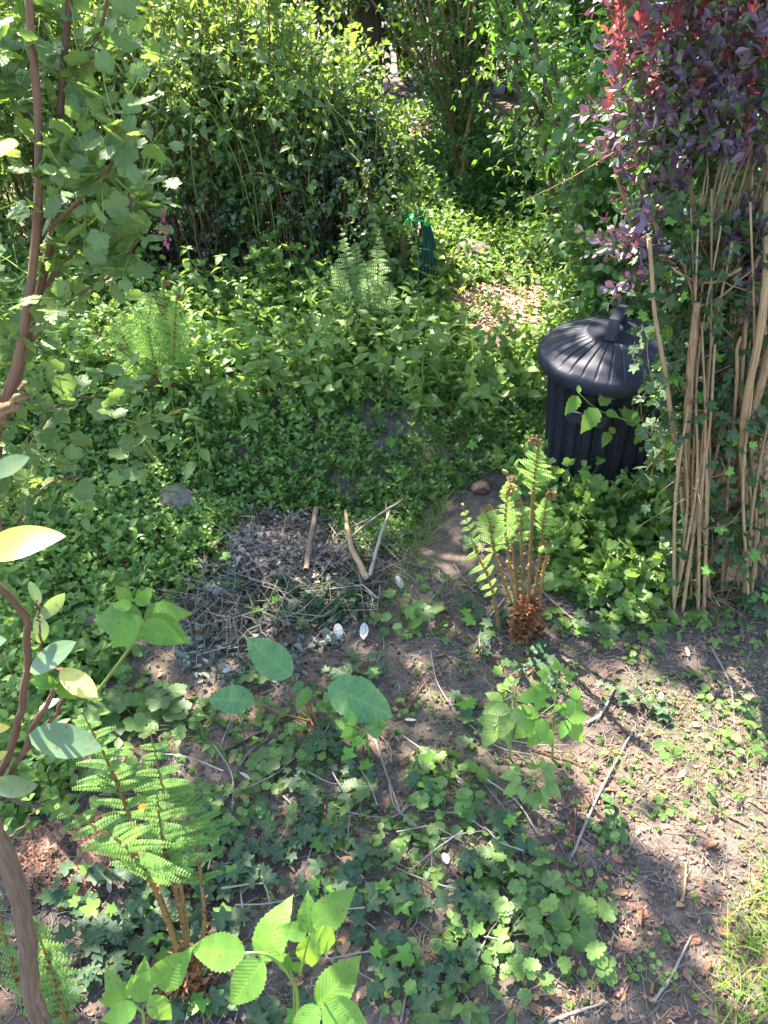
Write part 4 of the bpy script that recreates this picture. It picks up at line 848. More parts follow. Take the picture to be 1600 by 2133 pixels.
tubes(mb, C, [.0022, .003, .001], 4); tag(mb.build('grey_husk', M['pale']), 'pale grey feathery husk at the left end of the compost heap', 'husk')
def stick(label, pts, r0, r1, mat='twig', lifts=None, k=14, name='stick', cat='stick', group='sticks and twigs on the ground', rough=.15):
    A_ = []
    for i_, (x, y) in enumerate(pts):
        A_.append(gp(x, y, lifts[i_] if lifts else .006))
    C = curve(A_, k)+rng.normal(size=(k, 3))*r0*rough; mb = MB(); tubes(mb, C, np.linspace(r0, r1, k)*(1+rough*rng.normal(size=k)*.6), 8)
    o = mb.build(name, M[mat], org=A_[0]); o.location = A_[0].tolist(); return tag(o, label, cat, group)
stick('upright grey stick standing in the compost heap', [(640, 1222), (664, 1135)], .0105, .009, 'barkg', [.07, .16])
stick('thick curved pale branch at the right of the compost heap', [(765, 1225), (733, 1180), (722, 1125)], .0105, .006, 'tan', [.04, .09, .13])
stick('long straight stick leaning across the compost heap', [(700, 1205), (770, 1140), (845, 1065)], .0052, .0035, 'twig', [.11, .11, .06])
stick('broken pale cane at the right edge of the heap', [(770, 1225), (790, 1170), (812, 1115)], .0055, .0045, 'twig', [.05, .09, .11])
stick('old cane behind the broken pale cane', [(785, 1230), (810, 1160), (828, 1105)], .009, .006, 'bark', [.0, .03, .05])
for pts, r_, m_ in (([(395, 1283), (460, 1300), (480, 1305)], .005, 'stemb'), ([(560, 1225), (590, 1228), (625, 1228)], .005, 'twig'), ([(738, 1215), (760, 1160), (780, 1110)], .0035, 'twig'), ([(700, 1300), (690, 1240), (650, 1200)], .002, 'twig'),
    ([(640, 1010), (680, 1022), (700, 1030)], .004, 'tan'), ([(612, 1040), (660, 1032), (730, 1050)], .0025, 'twig'), ([(300, 1040), (350, 1042), (420, 1080)], .0022, 'twig'), ([(630, 955), (700, 955), (740, 952)], .0022, 'twig'), ([(860, 1060), (930, 975), (1040, 900)], .0020, 'twig'), ([(945, 1178), (990, 1235), (1050, 1240)], .0028, 'twig'),
    ([(780, 1540), (800, 1600), (835, 1700)], .0045, 'twig'), ([(835, 1700), (870, 1640), (905, 1570)], .003, 'twig'), ([(920, 1560), (960, 1640), (1010, 1720)], .003, 'twig'), ([(990, 1610), (1020, 1650), (1060, 1700)], .0022, 'twig'),
    ([(620, 1720), (690, 1760), (760, 1800)], .0032, 'twig'), ([(560, 1640), (600, 1670), (620, 1700)], .003, 'twig'), ([(650, 1690), (650, 1760), (640, 1800)], .0025, 'twig'), ([(500, 1600), (520, 1570), (560, 1540)], .0026, 'twig'), ([(450, 1575), (520, 1540), (620, 1490)], .005, 'bark'),
    ([(850, 1480), (890, 1420), (950, 1370)], .003, 'stemb'), ([(700, 1560), (660, 1520), (640, 1500)], .0032, 'stemr'), ([(500, 1330), (640, 1310), (690, 1330)], .003, 'stemb'), ([(690, 1700), (740, 1700), (757, 1650)], .003, 'twig'), ([(780, 1710), (830, 1700), (880, 1650)], .003, 'twig'), ([(470, 1915), (505, 1890), (540, 1870)], .0032, 'tan'),
    ([(1190, 1790), (1245, 1660), (1320, 1520)], .0036, 'twig'), ([(1100, 1560), (1300, 1630), (1470, 1720)], .0022, 'stemb'), ([(1180, 1700), (1230, 1870), (1330, 2020)], .003, 'barkg'), ([(1360, 2090), (1400, 2030), (1440, 1950)], .0036, 'twig'), ([(1140, 2133), (1200, 2110), (1265, 2090)], .0036, 'twig'),
    ([(1480, 1350), (1520, 1430), (1530, 1520)], .0028, 'twig'), ([(1510, 1215), (1550, 1240), (1600, 1285)], .0035, 'tan'), ([(1420, 1880), (1425, 1850), (1428, 1800)], .0045, 'tan'), ([(1190, 1720), (1195, 1760), (1198, 1680)], .0042, 'stemb'), ([(1490, 1690), (1530, 1710), (1560, 1725)], .0035, 'barkg'),
    ([(1130, 1235), (1190, 1290), (1300, 1360)], .0035, 'twig'), ([(1050, 1250), (1000, 1320), (1010, 1380)], .0026, 'twig'), ([(1220, 1510), (1250, 1490), (1280, 1435)], .0045, 'twig'), ([(930, 1840), (990, 1840), (1020, 1820)], .0026, 'twig'), ([(1000, 1900), (1010, 1960), (1015, 2080)], .0024, 'twig'),
    ([(835, 2133), (850, 2060), (865, 2020)], .0025, 'twig'), ([(780, 1960), (810, 1975), (822, 1990)], .003, 'barkg'), ([(730, 1930), (760, 1940), (790, 1952)], .004, 'barkg'), ([(310, 2133), (420, 2040), (440, 2010)], .006, 'bark'), ([(1320, 1230), (1390, 1200), (1450, 1230)], .003, 'twig'), ([(1530, 1240), (1540, 1290), (1545, 1340)], .008, 'barkg'),
    ([(900, 1250), (940, 1200), (980, 1190)], .0022, 'twig'), ([(610, 1350), (700, 1370), (760, 1365)], .002, 'stemb'), ([(780, 1390), (800, 1350), (790, 1300)], .0025, 'twig'), ([(560, 1330), (620, 1290), (680, 1270)], .0018, 'twig'), ([(1400, 1130), (1470, 1190), (1560, 1230)], .0028, 'tan'), ([(400, 1130), (450, 1200), (470, 1240)], .002, 'twig')):
    lf = None
    o = stick(None, pts, r_, r_*.6, m_, None, 16); p_ = np.array(o.location)
    ln = math.hypot(pts[-1][0]-pts[0][0], pts[-1][1]-pts[0][1])
    later(o, '%s %s %s' % ('thick' if r_ > .004 else 'thin', 'long' if ln > 150 else 'short', {'twig': 'pale twig', 'tan': 'tan twig', 'stemb': 'reddish-brown twig', 'bark': 'dark stick', 'barkg': 'grey stick', 'stemr': 'red stem', 'pale': 'bleached stick'}[m_]), gp(*pts[1]))

for q in range(40):
    x, y = U(420, 1130), U(1450, 2080); a = U(0, 6.28); L_ = U(35, 90); b_ = U(-.6, .6)
    pts = [(x, y), (x+math.cos(a)*L_, y+math.sin(a)*L_), (x+math.cos(a)*L_+math.cos(a+b_)*L_, y+math.sin(a)*L_+math.sin(a+b_)*L_)]
    h0 = U(.02, .05); r_ = U(.0014, .0026); o = stick(None, pts, r_, r_*.6, 'twig', [h0, h0*.8, h0*.5], 18, 'dry_vine', 'vine', 'dry vines trailing over the plants')
    later(o, 'pale dry vine trailing', gp(*pts[1]))

# ------------------------------------------------------------------ dead leaves and larger bark chips, one by one
dl_p = []
for k_, (tm, mt) in enumerate(((ovate, 'dead'), (glossy, 'dead'), (glossy, 'pale'))):
    for v_ in range(3):
        t = tm[v_]; mb = MB(); inst(mb, [t], np.array([[0, 1., 0]]), np.array([[0, 0, 1.]]), np.array([[0, -.5, 0.]]), 1., np.array([.3+.25*v_])); o = mb.build('dead_leaf', M[mt]); dl_p.append(o); o.location = (0, 0, -50)
DLS = [(705, 1323, 7, .062, 'yellow-white curled leaf on the soil'), (758, 1322, 8, .062, 'pale shiny curled leaf on the soil'), (690, 1333, 6, .055, 'beige crumpled leaf on the soil'), (832, 1218, 6, .05, 'pale torn leaf'), (1065, 1740, 5, .06, 'long curled tan leaf'),
       (928, 1792, 7, .03, 'pale heart-shaped dead leaf'), (513, 1622, 6, .035, 'white oval dead leaf'), (715, 1968, 1, .05, ''), (735, 1985, 4, .055, ''), (690, 1840, 5, .045, ''), (1020, 1875, 2, .05, ''), (1000, 1915, 3, .05, ''), (1012, 1940, 4, .045, ''), (1140, 1900, 6, .05, 'pale broad dead leaf'), (1230, 1925, 1, .04, ''),
       (620, 1723, 3, .04, ''), (535, 1725, 1, .03, ''), (596, 1740, 4, .03, ''), (893, 1262, 1, .03, ''), (1190, 1325, 3, .03, ''), (1430, 1362, 6, .04, 'pale leaf by a bark chip'), (1375, 1455, 6, .03, 'pale thin dead leaf'), (1478, 1185, 0, .035, ''), (855, 1505, 6, .03, 'pale twisted dead leaf'), (845, 1590, 3, .035, ''), (950, 1385, 2, .03, ''), (980, 1330, 4, .03, ''), (450, 1810, 1, .03, ''),
       (720, 1920, 2, .035, ''), (1150, 1920, 2, .05, ''), (1080, 1880, 5, .04, ''), (590, 2120, 4, .06, ''), (560, 1995, 3, .04, ''), (1300, 1470, 2, .025, ''), (770, 1480, 0, .03, ''), (230, 1850, 6, .03, 'small white dead leaf'), (140, 1840, 4, .04, ''), (345, 1690, 4, .03, ''), (1230, 1230, 2, .03, ''), (930, 1290, 0, .028, '')]
for x, y, v_, s_, d_ in DLS:
    o = dl_p[v_].copy(); col.objects.link(o); p = gp(x, y, .012); o.location = p.tolist(); o.scale = (s_,)*3; o.rotation_euler = (U(-.5, .5), U(-.6, .6), U(0, 6.28))
    tag(o, None, 'dead leaf', 'dead leaves lying on the soil'); later(o, d_ or ('small brown dead leaf' if s_ < .04 else 'larger brown dead leaf'), p)
for o in dl_p: bpy.data.objects.remove(o)
ch_p = []
for v_ in range(7):
    mb = MB(); n = 9; L_ = .5; V = []
    ny_ = 6; w = U(.16, .42); h = U(.05, .12)
    for i_ in range(ny_):
        y_ = -.5+i_/(ny_-1)+U(-.05, .05); ww = w*U(.65, 1.1)*(0.6 if i_ in (0, ny_-1) else 1); V += [(-ww+U(-.03, .03), y_, 0), (ww+U(-.03, .03), y_, 0), (ww*U(.5, .9), y_, h*U(.7, 1.3)), (-ww*U(.5, .9), y_, h*U(.7, 1.3))]
    F = [[0, 3, 2, 1], [4*(ny_-1), 4*(ny_-1)+1, 4*(ny_-1)+2, 4*(ny_-1)+3]]
    for i_ in range(ny_-1):
        for j in range(4): a_ = 4*i_+j; b_ = 4*i_+(j+1) % 4; F.append([a_, b_, b_+4, a_+4])
    mb.add(V, np.tile([0, 0, rng.random()], (len(V), 1)), None, F); o = mb.build('bark_chip', M['chip'], smooth=False); ch_p.append(o)
chipV = []
for o in ch_p:
    m_ = o.data; v = np.empty(len(m_.vertices)*3, np.float32); m_.vertices.foreach_get('co', v); f = np.array([list(q.vertices) for q in m_.polygons]); chipV.append((v.reshape(-1, 3).astype(float), np.zeros((len(v)//3, 3)), np.zeros((0, 3), int), f))
CH = [(1305, 1972), (1350, 1972), (1300, 2000), (1270, 1905), (1345, 1905), (1320, 1890), (1490, 1915), (1500, 1940), (1515, 1930), (1480, 1880), (1550, 1770), (1590, 1765), (1480, 1760), (1420, 1365), (1560, 2010), (1590, 2000), (1530, 2040), (1540, 1960), (1290, 2060), (1390, 1600), (1560, 1640), (1285, 1790), (1450, 1790), (1500, 1700), (1460, 1840),
      (1575, 1840), (1110, 2100), (1150, 2110), (1160, 2080), (1410, 2110), (1340, 2130), (1470, 2020), (1600, 1900), (1510, 1620), (1480, 1560), (1530, 1500), (1440, 1960), (1580, 1680)]
for k_, (x, y) in enumerate(CH):
    o = ch_p[k_ % 7].copy(); col.objects.link(o); p = gp(x, y, .003); o.location = p.tolist(); s_ = U(.020, .040); o.scale = (s_,)*3; o.rotation_euler = (U(-.25, .25), U(-.3, .3), U(0, 6.28))
    tag(o, None, 'bark chip', 'larger bark chips on the soil'); later(o, 'broad bark chip' if s_ > .031 else 'small bark chip', p)
for o in ch_p: bpy.data.objects.remove(o)
crumbV = []
for v_ in range(4):
    d_ = unit(rng.normal(size=(8, 3))); q_ = np.array([[sx, sy, sz] for sz in (-1, 1) for sx, sy in ((-1, -1), (1, -1), (1, 1), (-1, 1))], float)*.4+rng.normal(size=(8, 3))*.12
    crumbV.append((q_, np.zeros((8, 3)), np.zeros((0, 3), int), np.array([[0, 3, 2, 1], [4, 5, 6, 7], [0, 1, 5, 4], [1, 2, 6, 5], [2, 3, 7, 6], [3, 0, 4, 7]])))
MUL = [(1200, 1640), (1330, 1480), (1450, 1330), (1620, 1280), (1620, 2140), (1060, 2140), (1130, 2030), (1230, 1950), (1180, 1800)]
litter('bark_mulch', 'reddish bark chip mulch thickly strewn at the right', 1500, [MUL], chipV, .003, .013, 'chip', .006, .5)
litter('bark_mulch', 'thin scatter of small bark chips over the bare soil between the plants', 900, [[(620, 1250), (1600, 1250), (1600, 2140), (0, 2140), (0, 1700), (300, 1500), (700, 1450)]], chipV, .003, .012, 'chip', .005, .5)
litter('pine_mulch', 'orange sunlit mulch in the clearing by the dustbin', 2200, [[(900, 640), (1000, 595), (1130, 600), (1150, 660), (1050, 700), (940, 690)]], chipV, .010, .032, 'chiplit', .012, .6, (2.6, 5))
litter('pine_mulch', 'orange mulch patch far behind on the path', 1500, [[(770, 262), (905, 258), (910, 290), (870, 320), (790, 300)]], chipV, .04, .09, 'chiplit', .012, .6, (4, 9))
litter('pine_mulch', 'sunlit brown litter patch in the lower left', 1500, [[(40, 1740), (200, 1690), (260, 1760), (180, 1880), (60, 1880)]], chipV, .008, .025, 'chip', .01, .6)
needles('dry_needles', 'fine dry needles and stalks strewn over the soil', 4200, [[(330, 1250), (1130, 1180), (1600, 1220), (1600, 2140), (0, 2140), (0, 1500)]], .012, .08, .0008, 'twig', .006)
needles('dry_needles', 'coarser dry straw at the foot of the stump', 420, [[(1330, 1080), (1600, 1100), (1600, 1290), (1350, 1260)]], .04, .14, .0012, 'tan', .02)
needles('dry_needles', 'orange brown needles in the sunlit lower left patch', 500, [[(40, 1740), (200, 1690), (260, 1760), (180, 1880), (60, 1880)]], .03, .09, .0010, 'chip', .01)
litter('soil_crumbs', 'small crumbs and clods of dark soil', 2600, [[(330, 1250), (1130, 1180), (1600, 1220), (1600, 2140), (0, 2140), (0, 1500)]], crumbV, .004, .013, 'soil', .002, 1.2)
litter('dry_leaf_litter', 'brown dead leaves and scraps lying between the plants', 520, [[(330, 1250), (1130, 1180), (1600, 1220), (1600, 2140), (0, 2140), (0, 1500)]], ovate+glossy, .012, .035, 'dead', .008, .7)
litter('leaf_crumbs', 'small brown leaf fragments over the soil', 1700, [[(330, 1250), (1130, 1180), (1600, 1220), (1600, 2140), (0, 2140), (0, 1500)]], tiny, .006, .016, 'dead', .006, .7)
p = gp(250, 1178); o = empty('cypress_clipping', p, 'rusty brown dead cypress clipping lying on the left groundcover', 'dead branch'); mb = MB(); n = 60
C = np.stack([np.tile(p+[0, 0, .03], (n, 1)), p+[0, 0, .03]+rng.normal(size=(n, 3))*[.035, .03, .012], p+[0, 0, .01]+rng.normal(size=(n, 3))*[.075, .055, .02]], 1); tubes(mb, C, [.0016, .0012, .0005], 3)
lb = MB(); Q = C[rng.integers(0, n, 500), rng.integers(1, 3, 500)]+rng.normal(size=(500, 3))*.012; inst(lb, lance, rng.normal(size=(500, 3))*[1, 1, .5], rng.normal(size=(500, 3)), Q, .018)
mb.build('twigs', M['chip'], o, org=p); lb.build('needles', M['scale'], o, org=p)

# ------------------------------------------------------------------ ground cover masses
def cover(name, label, n, polys, l0, l1, nodes, per, tm, size, mat, smat='stemg', yext=(.25, 5), up=1.2, r0=.0009, dens=None, bend=.1, t0=.15, x0=-3, x1=2.6, **kw):
    P = ground_pts(n, polys, y0=yext[0], y1=yext[1], x0=x0, x1=x1)
    if dens is not None: P = P[rng.random(len(P)) < dens(P)]
    P[:, 2] -= .005; c = np.array([float(P[:, 0].mean()), float(P[:, 1].mean()), 0]); n = len(P); lb = MB(); sb = MB()
    tc = np.clip(.5+1.6*fbm(P[:, 0]*3, P[:, 1]*3, 3, 21)+U(-.25, .25, n), 0, 1)
    shoots(lb, sb, P, rdir(n, up, .5), U(l0, l1, n), nodes, per, tm, U(.8, 1.2, n)*size, bend, 1.1, .06, r0, t0, 1.3, 0, False, .4, 5, .3, 3, tc, **kw)
    sb.build('x', M[smat]); s_ = bpy.data.objects[-1] if False else None
    so_ = [o for o in bpy.data.objects if o.name.startswith('x')][-1]
    lo_ = lb.build(name, M[mat], smooth=False); tag(lo_, label, 'groundcover', kind='stuff'); so_.name = 'stalks'; so_.parent = lo_; return lo_
CLRP = [(925, 600), (1000, 590), (1135, 600), (1120, 730), (1060, 760), (950, 745)]
clr = lambda P: np.where(inpoly(*pix(P), CLRP), .10, 1.)
low = lambda P: np.clip(.62+3.6*fbm(P[:, 0]*2.3+5, P[:, 1]*2.3, 3, 31), .03, 1)
ptc = lambda P: clr(P)*np.clip(.6+4*fbm(P[:, 0]*1.9+1, P[:, 1]*1.9, 3, 77), .08, 1)
ptd = lambda P: clr(P)*np.clip(.45-4*fbm(P[:, 0]*1.9+1, P[:, 1]*1.9, 3, 77), .05, 1)
VIN = [(0, 860), (1130, 820), (1130, 950), (990, 1010), (880, 1060), (850, 1130), (760, 1190), (690, 1110), (640, 1080), (520, 1090), (400, 1200), (380, 1260), (200, 1290), (0, 1330)]
VIN2 = [(0, 560), (200, 600), (900, 600), (930, 680), (1130, 760), (1130, 830), (0, 870)]
cover('small_leaved_groundcover', 'dense small-leaved evergreen groundcover over the bank and hollow', 4300, [VIN], .03, .11, 4, 2, tiny, .029, 'vinca', yext=(1.3, 3.2), dens=low)
cover('small_leaved_groundcover', 'brighter groundcover in front of the hedge', 2400, [VIN2], .05, .15, 4, 2, tiny+ovate, .044, 'nettle', yext=(2.3, 4.3), dens=ptc)
cover('bramble_groundcover', 'three-leaflet bramble and ground elder leaves in front of the hedge', 1700, [VIN2], .05, .20, 2, 1, trif, .095, 'herb', yext=(2.1, 4.3), dens=ptd)
cover('ivy_groundcover', 'dark ivy patches among the small-leaved groundcover', 700, [VIN], .03, .09, 3, 1, ivy, .036, 'ivy', yext=(1.3, 3.2), dens=lambda P: np.clip(.1-4*fbm(P[:, 0]*2.3+5, P[:, 1]*2.3, 3, 31), 0, 1))
cover('woodland_weeds', 'mixed woodland weeds knee high between hedge and hollow', 700, [[(0, 560), (900, 600), (930, 680), (1130, 760), (1120, 900), (900, 870), (700, 850), (400, 860), (0, 880)]], .14, .32, 4, 2, rasps+ovate, .068, 'nettle', yext=(2.2, 4.3), r0=.0016, dens=ptc)
cover('woodland_weeds', 'mixed weeds around the foot of the dustbin and stump', 420, [[(1130, 1000), (1480, 1060), (1480, 1190), (1380, 1300), (1180, 1260), (1120, 1150)]], .06, .16, 3, 2, leafl+rasps, .042, 'herb', yext=(1.4, 2.6), r0=.0013)
cover('woodland_weeds', 'taller weeds hiding the foot of the dustbin', 300, [[(1110, 1010), (1440, 1000), (1440, 1120), (1120, 1120)]], .12, .30, 4, 2, rasps+leafl, .046, 'herb', yext=(1.4, 2.4), r0=.0016)
cover('woodland_weeds', 'weeds on the clearing behind the hose and dustbin', 900, [[(880, 460), (1200, 470), (1250, 620), (1130, 760), (1050, 700), (930, 680), (900, 600)]], .05, .2, 4, 2, ovate, .045, 'herb', yext=(2.4, 6), dens=lambda P: np.where(inpoly(*pix(P), CLRP), .06, .8))
cover('woodland_weeds', 'far weeds on the shaded path behind the clearing', 900, [[(760, 230), (1000, 230), (1050, 470), (880, 470), (800, 380)]], .08, .22, 4, 2, ovate, .06, 'shrub', yext=(4, 12), dens=lambda P: np.where(inpoly(*pix(P), [(770, 262), (905, 258), (910, 290), (870, 320), (790, 300)]), .05, .8))
cover('woodland_weeds', 'low weeds under the currant at the left edge', 900, [[(0, 900), (200, 1000), (330, 1200), (230, 1400), (120, 1700), (0, 1750)]], .05, .16, 3, 2, rasps+ovate, .038, 'herb', yext=(.6, 2.6))
cover('seedlings', 'tiny round-leaved seedlings sprinkled over the bare soil', 1000, [[(620, 1250), (1130, 1180), (1600, 1250), (1600, 2140), (200, 2140), (330, 1500)]], .006, .02, 2, 2, roundl, .011, 'herb', yext=(.3, 2), dens=lambda P: np.clip(.5+3*fbm(P[:, 0]*4, P[:, 1]*4, 2, 41), 0, 1))
def blades(name, label, n, polys, l0, l1, w, mat, yext=(.3, 5), out=.5):
    P = ground_pts(n, polys, y0=yext[0], y1=yext[1]); n = len(P); D = rdir(n, 1., out); mb = MB(); l = U(l0, l1, n); S_ = unit(np.cross(D, rng.normal(size=(n, 3)))); bd = unit(rng.normal(size=(n, 3))*[1, 1, 0])
    t = np.linspace(0, 1, 5)[None, :, None]; C = P[:, None]+D[:, None]*l[:, None, None]*t+bd[:, None]*l[:, None, None]*.45*t*t-np.array([0, 0, 1])*.25*l[:, None, None]*t**2
    W = (w*(1-t**1.5*.95))*S_[:, None]; V = np.stack([C-W, C+W], 2); A = np.zeros(V.shape); A[..., 0] = [-.2, .2]; A[..., 1] = np.linspace(0, 1, 5)[None, :, None]; A[..., 2] = rng.random(n)[:, None, None]
    q = np.array([[2*i_, 2*i_+1, 2*i_+3, 2*i_+2] for i_ in range(4)]); mb.add(V.reshape(-1, 3), A.reshape(-1, 3), None, (q[None]+(np.arange(n)*10)[:, None, None]).reshape(-1, 4))
    return tag(mb.build(name, M[mat]), label, 'grass', kind='stuff')
blades('grass', 'fine wispy grass and bedstraw right of the hollow', 1100, [[(850, 850), (960, 840), (1060, 900), (960, 1020), (900, 1130), (820, 1180), (840, 1000)]], .05, .16, .0009, 'grass', (1.4, 2.8), .6)
blades('grass', 'sunlit bright grass in the lower right corner', 300, [[(1500, 1900), (1620, 1800), (1620, 2140), (1480, 2140)]], .03, .10, .0016, 'grass')
blades('grass', 'short mossy grass tufts on the mulch strip', 900, [[(1240, 1560), (1480, 1400), (1620, 1480), (1620, 1680), (1450, 1660), (1330, 1720)]], .01, .035, .0009, 'grass', (.3, 2), .9)
blades('grass', 'mossy fringe by the right end of the heap', 800, [[(790, 1170), (860, 1110), (880, 1180), (800, 1280)]], .01, .05, .0008, 'grass', (1.3, 2.2), .9)

# ------------------------------------------------------------------ single plants
def rosette(nl, R_, h, tm, s0, s1, mat, stalk='stemg', name='proto', r=.0011, flat=.35, droop=.25):
    root = empty(name, (0, 0, 0)); lb = MB(); sb = MB(); a = np.arange(nl)*2.4+U(-.4, .4, nl); rad = R_*np.sqrt((np.arange(nl)+.6)/nl)
    for i_ in range(nl):
        o = np.array([math.cos(a[i_])*rad[i_], math.sin(a[i_])*rad[i_], h*(1.15-.75*rad[i_]/R_)*U(.7, 1.1)]); C = curve([np.zeros(3), o*[.35, .35, .7], o], 6); tubes(sb, C, np.linspace(r, r*.7, 6), 4)
        d = unit(o*[1, 1, 0])+np.array([0, 0, -droop+U(-.15, .25)]); inst(lb, tm, d[None]+rng.normal(size=(1, 3))*.15, np.array([[0, 0, 1.]])+unit(o*[1, 1, 0])*.2+rng.normal(size=(1, 3))*flat*.5, o[None], U(s0, s1), np.array([U(.1, 1)*(1.1-.5*rad[i_]/R_)]))
    s_ = sb.build('stalks', M[stalk], root); lb.build('leaves', M[mat], root); return root
def uprig(h, nodes, tm, s0, mat, stalk='stemg', name='proto', pet=.4, bend=.06, top=3, r=.0022, sz_taper=.45, pair=False, lean=(0, 0)):
    root = empty(name, (0, 0, 0)); lb = MB(); sb = MB(); C = curve([(0, 0, -.01), (lean[0]*h*.3+U(-.01, .01), lean[1]*h*.3, h*.5), (h*lean[0]+U(-.05, .05)*h, h*lean[1], h)], 12); tubes(sb, C, np.linspace(r, r*.5, 12), 6)
    for q in range(nodes):
        t = .18+.80*q/(nodes-1); i_ = t*11; P = C[int(i_)]*(1-i_ % 1)+C[min(11, int(i_)+1)]*(i_ % 1)
        for m_ in range(2 if pair else 1):
            a = q*(1.571 if pair else 2.4)+m_*math.pi+U(-.3, .3); e = U(.1, .5)+.5*t; d = np.array([math.cos(a), math.sin(a), e]); s = s0*(1-sz_taper*t)*U(.85, 1.15); b = P+unit(d)*pet*s
            tubes(sb, curve([P, P*.5+b*.5+[0, 0, .004], b], 5), r*.45, 4); inst(lb, tm, (d*[1, 1, -.3])[None]+rng.normal(size=(1, 3))*.1, np.array([[0, 0, 1.]])+rng.normal(size=(1, 3))*.2, b[None], s, np.array([U(0, .6)+.4*t]))
    for q in range(top):
        a = q*6.28/top+U(-.3, .3); d = np.array([math.cos(a), math.sin(a), U(.1, .8)]); inst(lb, tm, d[None], np.array([[0, 0, 1.]])+rng.normal(size=(1, 3))*.3, C[-1][None], s0*U(.35, .55), np.array([U(.7, 1)]))
    sb.build('stem', M[stalk], root); lb.build('leaves', M[mat], root); return root
FS = 1.3
def plant_out(protos, spots, name, desc, cat, group, s=(.8, 1.2), tilt=.12, dz=0):
    used = [False]*len(protos)
    for i_, sp in enumerate(spots):
        k_ = int(rng.integers(0, len(protos))); x, y = sp[:2]; f = sp[2] if len(sp) > 2 else 1.
        o = copy_tree(protos[k_]); p = gp(x, y, dz); o.location = p.tolist(); s_ = U(*s)*f; o.scale = (s_,)*3; o.rotation_euler = (U(-tilt, tilt), U(-tilt, tilt), U(0, 6.28)); o.name = name
        d = desc if isinstance(desc, str) else desc[0 if f*FS >= 1.15 else (2 if f*FS < .85 else 1)]
        tag(o, None, cat, group); later(o, d, p)
    for pr in protos:
        for c in KIDS.pop(pr.name, []): bpy.data.objects.remove(c)
        bpy.data.objects.remove(pr)
# wood avens clumps: lobed leaves, near and middle distance
AV = [(400, 1490, 1.1), (430, 1540, 1.1), (480, 1500), (365, 1520), (540, 1500), (585, 1510, 1.2), (610, 1560), (560, 1590), (640, 1520), (515, 1555, .8), (600, 1610, 1.1), (660, 1595, .8), (700, 1480), (190, 1640, 1.5), (240, 1660, 1.2),
      (700, 1745), (660, 1700), (750, 1720), (800, 1740, 1.2), (830, 1780, 1.2), (870, 1830, 1.3), (880, 1720), (940, 1640, 1.1), (905, 1600, .9), (970, 1630, .8), (860, 1800), (930, 1700), (760, 1790), (700, 1800, .8), (990, 1760, .9),
      (870, 1930, 1.5), (920, 1960, 1.4), (990, 1880, 1.1), (1040, 1840, 1.1), (1090, 1900, 1.5), (1060, 1960, 1.4), (1130, 1950, 1.2), (1180, 1940, 1.5), (1100, 2020, 1.2), (1050, 2060, 1.1), (960, 2050, 1.2), (910, 2110, 1.5), (1000, 2110), (1080, 2120), (850, 2060), (1140, 1850), (1100, 1800), (1040, 1790, .9), (1150, 1800, .8), (990, 1990, 1.2), (940, 2010),
      (1150, 1140, 1.2), (1200, 1160, 1.3), (1250, 1130, 1.2), (1180, 1210, 1.2), (1240, 1220, 1.4), (1300, 1190, 1.4), (1340, 1140, 1.2), (1330, 1230, 1.3), (1280, 1270, 1.2), (1390, 1210), (1320, 1310), (1360, 1290, 1.1), (1260, 1310, .9), (1380, 1330, .9), (1440, 1280, .8), (1480, 1290, .9), (1500, 1320), (1150, 1290, .9), (1400, 1110, 1.4), (1360, 1060, 1.4), (1440, 1160, 1.2), (1560, 1310, .9), (1590, 1290), (1180, 1080), (1280, 1060, 1.2), (1330, 1000, 1.2),
      (1330, 1380, .7), (1380, 1470, .6), (1480, 1470, .7), (1560, 1380, .7), (1270, 1600, .7), (1390, 1690, .7), (1500, 1640, .8), (1550, 1560, .9), (1590, 1540, .8), (1300, 1690, .6), (1270, 1740, .6), (1450, 1680, .7), (1470, 1410, .6), (1550, 1470, .7), (1580, 1740, .8), (1400, 1750, .6), (1330, 1830, .5), (1220, 1850, .7), (1350, 2010, .5), (1490, 1540, .5),
      (830, 1280, 1.2), (890, 1200, .9), (860, 1330, .5), (930, 1320, .5), (900, 1470, .6), (860, 1480, .5), (270, 1420, 1.1), (300, 1450), (230, 1380, 1.1), (410, 1230, .8), (40, 1230), (90, 1270), (110, 1200), (300, 1560, .9), (450, 1660, .8), (500, 1680, .9), (440, 1720, .8), (380, 1690), (470, 1760), (540, 1660, .7)]
pr = [rosette(9, .060, .055, avens, .034, .062, 'herb'), rosette(7, .052, .045, avens, .035, .060, 'herb'), rosette(11, .070, .070, avens, .032, .060, 'herb'), rosette(8, .045, .04, avens+leafl, .03, .05, 'herb'), rosette(7, .06, .06, trif, .045, .07, 'herb'), rosette(6, .06, .06, trif, .04, .065, 'nettle')]
AV = [(q[0]+U(-8, 8), q[1]+U(-8, 8), (q[2] if len(q) > 2 else 1.)*(.85 if q[1] < 1350 else (.78 if q[1] < 1750 else .72))) for q in AV if q[1] < 1750 or rng.random() < .68]
plant_out(pr, AV, 'wood_avens', ('large wood avens clump', 'wood avens clump', 'small wood avens rosette'), 'wild plant', 'wood avens clumps on the soil', (.8, 1.2), .2)
# round leaved currant seedlings / mallow-like
pr = [rosette(5, .04, .05, roundl+currant, .035, .055, 'herb'), rosette(4, .035, .06, currant, .035, .055, 'currant')]
plant_out(pr, [(520, 1420, .8), (350, 1470), (1140, 1870, .8), (905, 2125, .75), (1195, 1930, .85), (880, 1290, .8), (280, 1500), (60, 1330, 1.3), (20, 1400, 1.3), (120, 1480, 1.4), (190, 1500, 1.5), (560, 1600, .9), (740, 1660, .8), (1280, 1730, .5), (1390, 1570, .5)], 'lobed_seedling', ('broad lobed seedling', 'lobed seedling', 'small lobed seedling'), 'seedling', 'lobed seedlings', (.9, 1.2), .1)
